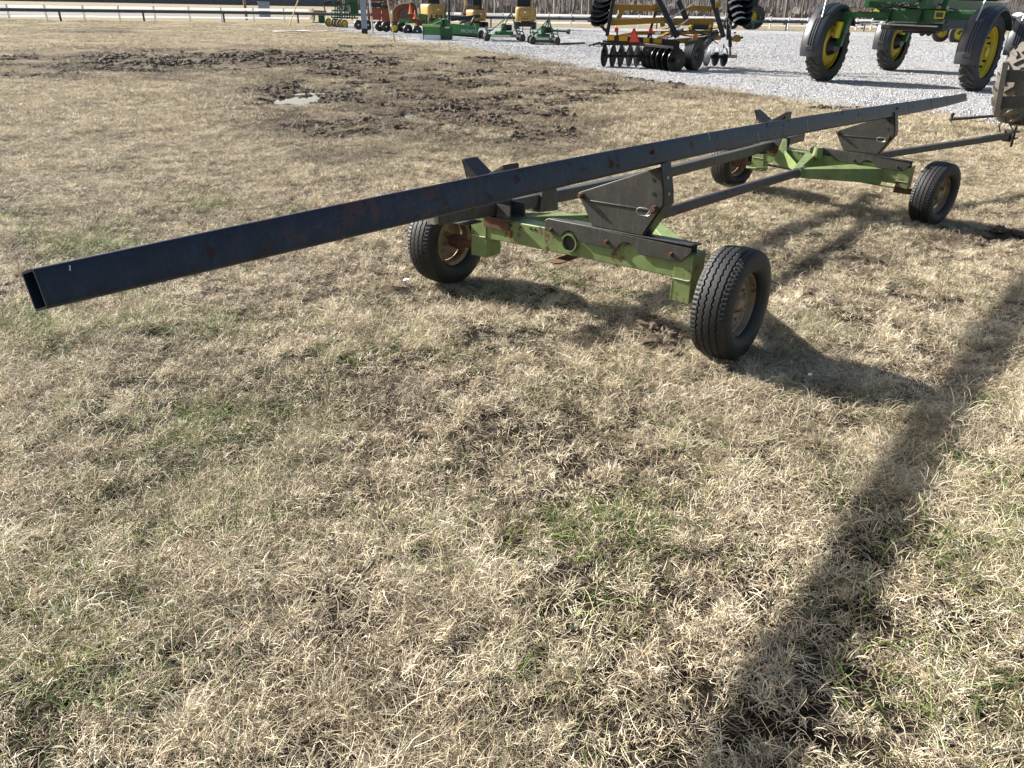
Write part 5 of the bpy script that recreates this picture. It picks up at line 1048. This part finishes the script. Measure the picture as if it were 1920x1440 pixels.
# ---------------- rotary cutters
def cutter(bx, by, W, lab, mir, big):
    Q = Plane(bx, by); B = Q.B.copy(); B[2] = 0; r = nv(Q.r*.97+Q.n*.2*mir); f = nv(np.cross((0, 0, 1.), r)); z = np.array([0, 0, 1.])
    C_ = thing('rotary_cutter', Q.B, lab, 'mower'); h = W/2
    m = MB(); m.prism([B+r*x+f*y+z*(.24 if big else .10) for x, y in ((-h, 0), (h, 0), (h*1.05, .7), (h*.7, 1.4), (-h*.7, 1.4), (-h*1.05, .7))], z*(.14 if big else .26)); dk = m.build('deck', M_jgreen, C_, bevel=.02)
    m = MB(); m.box(B+z*.31-f*.012, r*h*.86, f*.008, z*.055); m.build('warning_strip', M_decal, dk)
    m = MB(); m.box(B+z*.31-f*.022+r*h*.45, r*h*.16, f*.006, z*.045); m.build('red_label', M_red, dk)
    m = MB(); m.box(B+z*.47+f*.7, r*h*.55, f*.25, z*.08); m.build('deck_rib', M_bgreen if big else M_jgreen, C_, bevel=.02)
    m = MB(); m.box(B+z*.75+f*.7, r*.14, f*.15, z*.22); m.build('gearbox', M_jgreen, C_, bevel=.03); m = MB(); m.tube(B+z*.75+f*.7+r*.14, B+z*.75+f*.7+r*.5, .17, n=14); m.build('shaft_guard', M_black, C_)
    ap = B+r*h*.45*1+f*.6+z*(1.55 if big else 1.35)
    for (x, y, zz) in ((-h, .2, .45), (-h*.4, .1, .42), (h*.75, .2, .45), (h*.85, .9, .4)):
        m = MB(); m.bar(B+r*x+f*y+z*zz, ap, .05, .06, f); m.build('mast_arm', M_jgreen, C_)
    for (x, y) in ((-h*1.12, -.15), (h*.95, -.25), (h*1.1, 1.5), (-h*.9, 1.5)):
        c = B+r*x+f*y+z*.22; m = MB(); m.lathe([(.06, -.07), (.17, -.08), (.215, -.05), (.22, 0), (.215, .05), (.17, .08), (.06, .07)], c, nv(r*.5-f*.86), 24); w_ = m.build('caster_tyre', M_tyre2, C_)
        m = MB(); m.lathe([(.12, .05), (.05, .075), (.001, .075)], c, nv(r*.5-f*.86), 18); m.lathe([(.12, -.05), (.05, -.075), (.001, -.075)], c, nv(r*.5-f*.86), 18); m.build('rim', M_dkgrey, w_)
        m = MB(); m.path([c+z*.0+r*.1, c+z*.26+r*.06, c+z*.34, c+z*.40-r*np.sign(x)*.4+f*(.3 if y < 0 else -.3)], .03, 8); m.tube(c+z*.3, c+z*.62, .03, n=8); m.build('caster_fork', M_jgreen, C_)
    if not big:
        m = MB(); m.tube(B+z*.72+f*.7+r*.5, B+z*.70+f*.2+r*1.25, .045, n=8); m.lathe([(.05, 0), (.12, .05), (.14, .2), (.03, .22)], B+z*.70+f*.2+r*1.25, nv(r*.8-f*.5), 14); m.build('drive_shaft', M_black, C_)
cutter(948, 78, 2.1, 'large dark green rotary mower deck with a tall A-frame mast and four caster wheels', 1, True)
cutter(1022, 84, 1.35, 'small dark green finishing mower with a black drive shaft pointing right', 1, False)
# ---------------- red-orange machinery on the left
Q = Plane(750, 62); P = Q.P
oh = thing('harvest_header', Q.B, 'burnt orange machine with a tall arched hood behind the row of black wheels', 'farm machine')
arch = [(736, 20), (741, 13), (748, 8), (757, 5.5), (770, 5), (776, 7), (780, 14), (783, 26), (783, 44), (736, 44)]
m = MB(); m.prism([P(x, y, 2.) for x, y in arch], Q.n*1.2); m.build('hood_side', M_orgd, oh, bevel=.03)
secs = []
for (x, y) in arch[:8]: secs.append([P(x, y-1.2, 1.7), P(x, y-1.2, 3.6), P(x, y+1.2, 3.6), P(x, y+1.2, 1.7)])
m = MB(); m.sweep(secs[:5]); m.build('hood_rim', plain('cream_paint', (.62, .52, .34), .5), oh, ang=.9); m = MB(); m.sweep(secs[4:]); m.build('hood_back', M_dkgrey, oh, ang=.9)
for x in (748, 757, 766):
    m = MB(); m.bar(P(x, 42, 1.9), P(x-1, 9+abs(x-760)*.3, 1.9), .03, .06, Q.n); m.build('seam', M_org, oh)
m = MB(); m.lathe([(.5, 0), (.5, .08), (.001, .09)], P(762, 30, 1.9), -Q.n, 24); m.build('round_cover', paint('dull_brown', (.13, .08, .06), .6), oh)
m = MB(); m.tube(P(735, 18, 1.4), P(735, 44, 1.4), .06, n=10); m.build('support_post', M_zinc, oh)
Q = Plane(712, 58); P = Q.P
dr = thing('seed_drill', Q.B, 'red-orange seed drill with black hoppers, directly right of the grey light pole', 'seed drill')
m = MB(); m.box(P(702, 26, 1.2), Q.r*14*.038, Q.n*.5, (0, 0, .42)); m.box(P(724, 28, 1.2), Q.r*9*.038, Q.n*.5, (0, 0, .5)); m.build('hopper', M_org, dr, bevel=.03)
m = MB(); m.box(P(703, 9, 1.2), Q.r*14*.038, Q.n*.45, (0, 0, .16)); m.build('hopper_lid', M_black, dr, bevel=.03)
m = MB(); m.box(P(712, -4, 1.6), Q.r*26*.038, Q.n*.5, (0, 0, .25)); m.build('top_box', M_org, dr, bevel=.03)
m = MB(); m.lathe([(.001, -.2), (.34, -.16), (.4, .0), (.34, .10), (.001, .14)], P(723, 9, .6), nv([0, 0, 1.]+Q.n*-.3), 24); m.build('rubber_bellows', M_black, dr)
for x in (693, 712, 729):
    m = MB(); m.bar(P(x, 44, .9), P(x, 22, .9), .08, .12, Q.n); m.build('row_leg', M_orgd, dr)
# gauge wheel row: green drill with cones
Q = Plane(765, 63); P = Q.P
gd = thing('no_till_drill', Q.B, 'green drill frame with a row of black rubber wheels and two traffic cones on it', 'drill')
for (x, y, r_, yw, o_) in ((672, 46.5, 9.5, 0, 2.2), (690, 47, 9.5, 0, 2.0), (712, 49, 10, 0, 1.6), (724, 50, 10.2, 0, 1.3), (740, 52.5, 9.8, 1, .9), (754, 51, 9.2, 0, .9), (765, 56, 10.4, 0, .2), (782, 58.5, 10.6, 0, -.1)):
    s2 = np.linalg.norm(P(x, y, o_)-P(x, y+1, o_)); c = P(x, y, o_); ax = nv(Q.r*.30-Q.n*.95); r = r_*s2; m = MB(); m.lathe([(r*.15, -.07), (r*.92, -.08), (r, -.03), (r, .03), (r*.92, .08), (r*.85, .05), (r*.15, .05)], c, ax, 32); w_ = m.build('closing_wheel', M_black, gd)
    m = MB(); m.lathe([(r*(.6 if yw else .12), .085), (.001, .10)], c, ax, 20); m.build('hub', M_yel if yw else M_white, w_)
m = MB(); m.bar(P(750, 39, .9), P(778, 40, .9), .12, .22); m.bar(P(750, 39, .8), P(745, 50, .8), .06, .08, Q.n); m.bar(P(765, 40, .5), P(760, 48, .5), .06, .08, Q.n); m.bar(P(783, 40, .6), P(776, 50, .3), .06, .08, Q.n); m.bar(P(784, 30, 1.), P(800, 32, 1.), .2, .35); m.build('frame', M_bgreen, gd, bevel=.01)
m = MB(); m.bar(P(766, 36, .5), P(786, 38, .5), .14, .14); m.box(P(790, 42, .6), Q.r*.35, Q.n*.25, (0, 0, .22)); m.build('row_unit', M_rustm, gd, bevel=.02)
m = MB(); m.bar(P(667, 42, 2.4), P(745, 42, 1.2), .12, .12); m.build('toolbar', M_black, gd)
for (x, y0, y1, lb) in ((769.5, 26, 8, 'upper orange traffic cone standing on the green drill'), (778.5, 35.5, 19, 'lower orange traffic cone, nearer the box blade')):
    c = P(x, y0, .5); hgt = (y0-y1)*s2; m = MB(); m.lathe([(.001, hgt), (.03, hgt), (.115, .05), (.17, .04), (.17, 0), (.001, 0)], c, (0, 0, 1.), 18); co = m.build('traffic_cone', M_cone, None, ang=.6); tag(co, lb, 'traffic cone', 'cones on the drill')
# green planter with yellow-hub wheels
Q = Plane(642, 52); P = Q.P
gp_ = thing('folded_planter', Q.B, 'dark green folded planter with five narrow yellow-hub wheels, left of the grey pole', 'planter')
for k, (x, y) in enumerate(((616, 42), (627, 43), (632, 43.6), (638, 44.2), (646, 45))):
    s2 = np.linalg.norm(P(x, y)-P(x, y+1)); c = P(x, y, (4-k)*.45); ax = nv(Q.r*.55-Q.n*.84); r = 8.3*s2; m = MB(); m.lathe([(r*.3, -.09), (r*.9, -.10), (r, -.05), (r, .05), (r*.9, .10), (r*.72, .10), (r*.7, .05)], c, ax, 30); w_ = m.build('gauge_tyre', M_tyre2, gp_)
    m = MB(); m.lathe([(r*.72, .09), (r*.3, .06), (.001, .08)], c, ax, 24); m.build('hub', M_yel, w_); m = MB(); m.tube(c+ax*.08, c+ax*.1, .05, n=10); m.build('hub_cap', M_black, w_)
r = np.random.default_rng(5)
for k in range(9):
    x = 628+k*4.6; m = MB(); m.bar(P(x, 34+r.uniform(-2, 4), 1.2+k*.05), P(x+r.uniform(-2, 2), -14, 1.2), .10, .14, Q.n); m.build('row_unit', M_jgreen, gp_)
for y in (8, 20, 33): m = MB(); m.bar(P(622, y, 1.), P(672, y+1, 1.), .12, .14, Q.n); m.build('tool_bar', M_jgreen, gp_, bevel=.01)
m = MB(); m.box(P(662, 8, 1.6), Q.r*.42, Q.n*.4, (0, 0, .75)); m.build('seed_tank', M_jgreen, gp_, bevel=.05)
for x, y in ((612, 7), (618, 5.5), (634, 6.5)): m = MB(); m.lathe([(.001, -.2), (.17, -.2), (.2, 0), (.17, .2), (.001, .2)], P(x, y, .8), Q.r, 18); m.build('rubber_boot', M_black, gp_)
for k in range(8): m = MB(); a = P(630+r.uniform(0, 38), 26+r.uniform(-4, 14), .6); m.path([a, a+Q.r*r.uniform(-.3, .3)+[0, 0, .25], a+Q.r*r.uniform(-.4, .4)+[0, 0, .5]], .025, 6); m.build('seed_hose', M_zinc if k % 3 == 0 else M_black, gp_)
Q = Plane(600, 43); P = Q.P
ym = thing('yellow_tiller', Q.B, 'small mustard-yellow and green machine at the far left end of the row', 'farm machine')
m = MB(); m.bar(P(589, 20, 0), P(589.5, 38, 0), .16, .16, Q.n); m.bar(P(588, 21), P(612, 22), .2, .25, Q.n); m.bar(P(607, 10), P(610, 22), .14, .14, Q.n); m.bar(P(622, 22), P(622, 34), .12, .14, Q.n); m.build('frame', M_gold, ym, bevel=.01)
m = MB(); m.box(P(603, 34), Q.r*.32, Q.n*.3, (0, 0, .42)); m.build('housing', M_jgreen, ym, bevel=.02)
m = MB(); m.lathe([(.001, .09), (.28, .07), (.3, 0), (.001, 0)], P(582, 36), (0, 0, 1.), 18); m.build('pale_cap', M_whitem, ym); m = MB(); m.bar(P(586, 41.5), P(602, 42), .3, .06); m.bar(P(588, 22), P(584, 34), .06, .08, Q.n); m.build('skid', M_black, ym)
# ---------------- weathered hitch frame and muddy tractor tyre at the right edge
Q = Plane(1880, 236); P = Q.P
im = thing('muddy_tractor_wheel', Q.B, 'mud-caked tractor wheel cut off by the right edge of the picture', 'wheel')
c = P(1926, 158, .45); ax = nv(Q.r*.86-Q.n*.5); s2 = np.linalg.norm(P(1880, 150)-P(1880, 151)); c[2] = .80
m = MB(); lug_tyre(m, c, ax, .80, .50, .40, 18, .07, 1); m.build('lug_tyre', M_mudtyre, im, ang=.6)
dish_rim(c+ax*.08, ax, .41, .1, .12).build('rim', M_rustm, im)
q = P(1860, 216); hf = thing('hitch_frame', q*[1, 1, 0], 'scuffed steel frame with two cross bars and a ball drawbar before the muddy wheel', 'hitch')
m = MB(); m.bar(P(1868, 217, -.85), P(1886, 116, -.85), .10, .20, -Q.n); m.build('upright', paint('worn_bare_steel', (.16, .15, .135), .5, .3, .35, .3, metal=.3), hf, bevel=.008)
for (a, b, c_, d_, hh) in ((1883, 143, 1960, 142, .22), (1876, 192, 1960, 192, .22)):
    m = MB(); m.bar(P(a, b, -.78), P(c_, d_, -.8), .08, hh, (0, 0, 1)); m.build('cross_bar', M_rail, hf, bevel=.008)
m = MB(); m.bar(P(1867, 217, -.86), P(1780, 224, -1.1), .10, .045); db = m.build('drawbar', M_brkt, hf, bevel=.006)
e = P(1784, 223, -1.1); m = MB(); m.tube(e, e+[0, 0, .055], .022, n=10); m.lathe([(.001, -.034)]+[(.036*math.sin(t), -.036*math.cos(t)) for t in np.linspace(.3, 2.9, 8)]+[(.001, .036)], e+[0, 0, .085], (0, 0, 1.), 18); m.build('tow_ball', M_black, db)
m = MB(); m.tube(e-[0, 0, .02], e-[0, 0, .075], .03, .012, 8); m.build('ball_nut', M_zinc, db)
# ---------------- parked car beyond the fence, distant posts
Q = Plane(1665, 52); P = Q.P; c = Q.B+Q.n*9; c[2] = 0; r_ = nv(Q.r+Q.n*.15); f_ = nv(np.cross((0, 0, 1.), r_))
car = thing('parked_car', c, 'dark blue car parked beyond the white fence, seen under the sprayer', 'car')
z = np.array([0, 0, 1.]); body = [(-2.2, .3), (-2.25, .75), (-1.5, .9), (-.9, 1.38), (.6, 1.42), (1.3, .98), (2.1, .85), (2.2, .35)]
m = MB(); m.prism([c+r_*x+z*y-f_*.85 for x, y in body], f_*1.7); m.build('body', M_carb, car, bevel=.06)
m = MB(); m.prism([c+r_*x+z*y-f_*.87 for x, y in ((-1.3, .92), (-.8, 1.30), (.5, 1.33), (1.05, .98))], f_*1.74); m.build('window', M_glass, car)
for x in (-1.4, 1.4):
    for s_ in (-.8, .8):
        m = MB(); m.lathe([(.18, -.1), (.3, -.1), (.33, 0), (.3, .1), (.18, .1)], c+r_*x+f_*s_+z*.33, f_, 24); m.build('tyre', M_black, car)
for k, (x, y) in enumerate(((1004, 20), (1124, 30), (1180, 24), (1322, 20))):
    p = G(x, 48)+nrm*14; p[2] = 0
    m = MB(); m.tube(p, p+[0, 0, 4.2], .05, n=8); tag(m.build('marker_post', M_whitem, None), ['thin white post standing beyond the fence, right of the excavators', 'thin white post beyond the fence, at the left wing of the disk harrow', 'thin white post beyond the fence, between the yellow harrow booms', 'thin white post beyond the fence, behind the right harrow booms'][k], 'post')
for k, (x, y) in enumerate(((470, 30), (512, 34))):
    p = G(x, 41)+nrm*[8, 11][k]; p[2] = 0
    if k == 0: m = MB(); m.tube(p, p+[0, 0, 8], .16, .12, 12); tag(m.build('wooden_pole', M_wood, None), 'dark wooden utility pole beyond the left part of the white fence', 'pole')
    else: m = MB(); m.box(p+[0, 0, .95], (.55, 0, 0), (0, .35, 0), (0, 0, .75)); m.box(p+[0, 0, 1.74], (.6, 0, 0), (0, .4, 0), (0, 0, .04)); tag(m.build('utility_cabinet', M_pole, None, bevel=.02), 'pale grey metal cabinet beyond the fence, left of the leaning yellow guard', 'cabinet')
# ---------------- bare winter trees and far wood
M_bark = paint('grey_bark', (.15, .125, .105), .9, 0, .3, .2, sc=1); M_bark2 = paint('pale_bark', (.32, .28, .25), .9, 0, .3, .2)
def branch(m, p, d, L_, r, depth, rg):
    n = 4; pts_ = [p]; q = p.copy(); dd = d.copy()
    for i in range(n):
        dd = nv(dd+rg.normal(0, .10, 3)+np.array([0, 0, .04])); q = q+dd*L_/n; pts_.append(q)
    m.path(pts_, [r*(1-.16*i) for i in range(n+1)], 6 if depth > 1 else 4)
    if depth > 0:
        for k in range(3 if depth > 1 else 4):
            i = rg.integers(1, n+1); a = rg.uniform(0, 6.28); s_, b_ = perp(dd); nd = nv(dd*.75+(s_*math.cos(a)+b_*math.sin(a))*.75+np.array([0, 0, .15])); branch(m, pts_[i], nd, L_*rg.uniform(.5, .7), r*.5, depth-1, rg)
def tree(px, dist, hgt, r, lab, seed):
    d = ground_ray(px, 30); d = nv([d[0], d[1], 0]); p = d*dist; p[2] = 0; rg = np.random.default_rng(seed); t = thing('bare_tree', p, lab, 'tree', 'bare trees beyond the fence')
    m = MB(); pts_ = [p+np.array([rg.normal(0, .06*i), rg.normal(0, .06*i), hgt*.42*i/4]) for i in range(5)]; m.path(pts_, [r*1.25, r, r*.9, r*.82, r*.75], 10); m.build('trunk', M_bark, t)
    for k in range(5): m = MB(); a = k*1.3+rg.uniform(0, 1); branch(m, pts_[4 if k < 3 else 3], nv([math.cos(a)*.8, math.sin(a)*.8, 1.]), hgt*.33, r*.5, 2, rg); m.build('limb', M_bark, t)
TL = [(1106, 118, 13, .34, 'thick-trunked bare tree just left of the folded harrow wing'), (1028, 125, 10, .17, 'slim bare tree right of the excavators, leftmost of a group of three'), (1049, 128, 10, .15, 'slim bare tree, middle one of the three right of the excavators'), (1075, 122, 10, .17, 'bare tree, right one of the three between excavators and harrow'),
      (1473, 125, 12, .24, 'bare tree with spreading limbs left of the sprayer fender'), (1506, 140, 11, .16, 'slender bare tree close behind the left sprayer fender'), (1445, 145, 10, .12, 'thin pale-stemmed bare tree right of the tractor wheel'), (1620, 120, 11, .16, 'bare tree seen between the left sprayer wheels'), (910, 150, 11, .16, 'thin bare tree behind the middle excavator'), (1290, 135, 12, .18, 'bare tree behind the yellow booms of the harrow')]
for k, (px_, ds, hg, r_, lb) in enumerate(TL): tree(px_, ds, hg, r_, lb, k+3)
rg = np.random.default_rng(9); m = MB()
for k in range(3600):
    a = rg.uniform(.0, 1.0); d0 = rg.uniform(170, 250); th = math.radians(-12+62*a); p = np.array([math.sin(th)*d0, math.cos(th)*d0, 0]); h_ = rg.uniform(5, 12)*(1 if rg.random() < .45 else .35); r_ = rg.uniform(.05, .16)*(h_/9+.25); t = rg.normal(0, .07, 2)
    q = p+np.array([t[0]*h_, t[1]*h_, h_]); m.tube(p, q, r_, r_*.35, 4, False)
    for j in range(3): f = rg.uniform(.2, .8); s_ = p*(1-f)+q*f; e = s_+np.array([rg.normal(0, .09)*h_, rg.normal(0, .09)*h_, rg.uniform(.1, .3)*h_]); m.tube(s_, e, r_*.4, r_*.12, 3, False)
wd_ = m.build('woodland', paint('winter_woodland_bark', (.22, .20, .20), .95, 0, .35, .2, sc=.1), None, smooth=False); tag(wd_, 'far grey-brown leafless woodland across the fields', 'woodland', kind='stuff')
m = MB(); rg = np.random.default_rng(19)      # brush and leaf litter banks between the far trunks
for k in range(5000):
    th = math.radians(-12+62*rg.random()); d0 = rg.uniform(172, 252); p = np.array([math.sin(th)*d0, math.cos(th)*d0, rg.uniform(0, 2.6)*rg.random()]); a = rg.uniform(0, 6.28); u_ = np.array([math.cos(a), math.sin(a), 0]); L_ = rg.uniform(.4, 1.6)
    m.add([p-u_*L_/2, p+u_*L_/2, p+u_*L_*.3+[0, 0, rg.uniform(.3, 1.5)], p-u_*L_*.3+[0, 0, rg.uniform(.3, 1.5)]], [(0, 1, 2, 3)])
br = m.build('undergrowth', paint('dead_brush', (.19, .165, .145), .95, 0, .35, .2, sc=.3), None, smooth=False); tag(br, 'tangled dead brush along the foot of the far woodland', 'undergrowth', kind='stuff')
hl = MB(); xs_ = np.linspace(-75, 75, 60); ring = []
for a in xs_: th = math.radians(a); ring.append((math.sin(th)*330, math.cos(th)*330, 13+4*math.sin(a*.21)+3*math.sin(a*.57+1)))
hl.add([(x, y, -2) for x, y, z_ in ring]+[(x, y, z_) for x, y, z_ in ring]+[(x*1.4, y*1.4, -2) for x, y, z_ in ring], [(i, i+1, 61+i, 60+i) for i in range(59)]+[(60+i, 61+i, 121+i, 120+i) for i in range(59)])
tag(hl.build('hills', paint('distant_wooded_rise', (.20, .185, .19), .95, 0, .4, .3, sc=.25), None, smooth=False), 'low wooded rise on the horizon', 'hill', kind='structure')

sp_ = np.concatenate([field(1.5, 15, 44), field(2.4, 44, 80)]); sp_ = sp_[(gravel_in(sp_[:, 0], sp_[:, 1]) > .2) & (sp_[:, 1] < np.interp(sp_[:, 0], [-30, 3, 32, 90], [80, 86, 97, 97])-2)]
scatter('gravel_stones', [stone_tile(k) for k in range(5)], np.column_stack([sp_, gz2(sp_[:, 0], sp_[:, 1])]), RNG.uniform(0, 6.28, len(sp_)), np.where(sp_[:, 1] > 40, 1.35, 1)*RNG.uniform(.8, 1.2, len(sp_)), RNG.integers(0, 5, len(sp_)), 'loose limestone chips lying over the gravel lot', 'gravel')
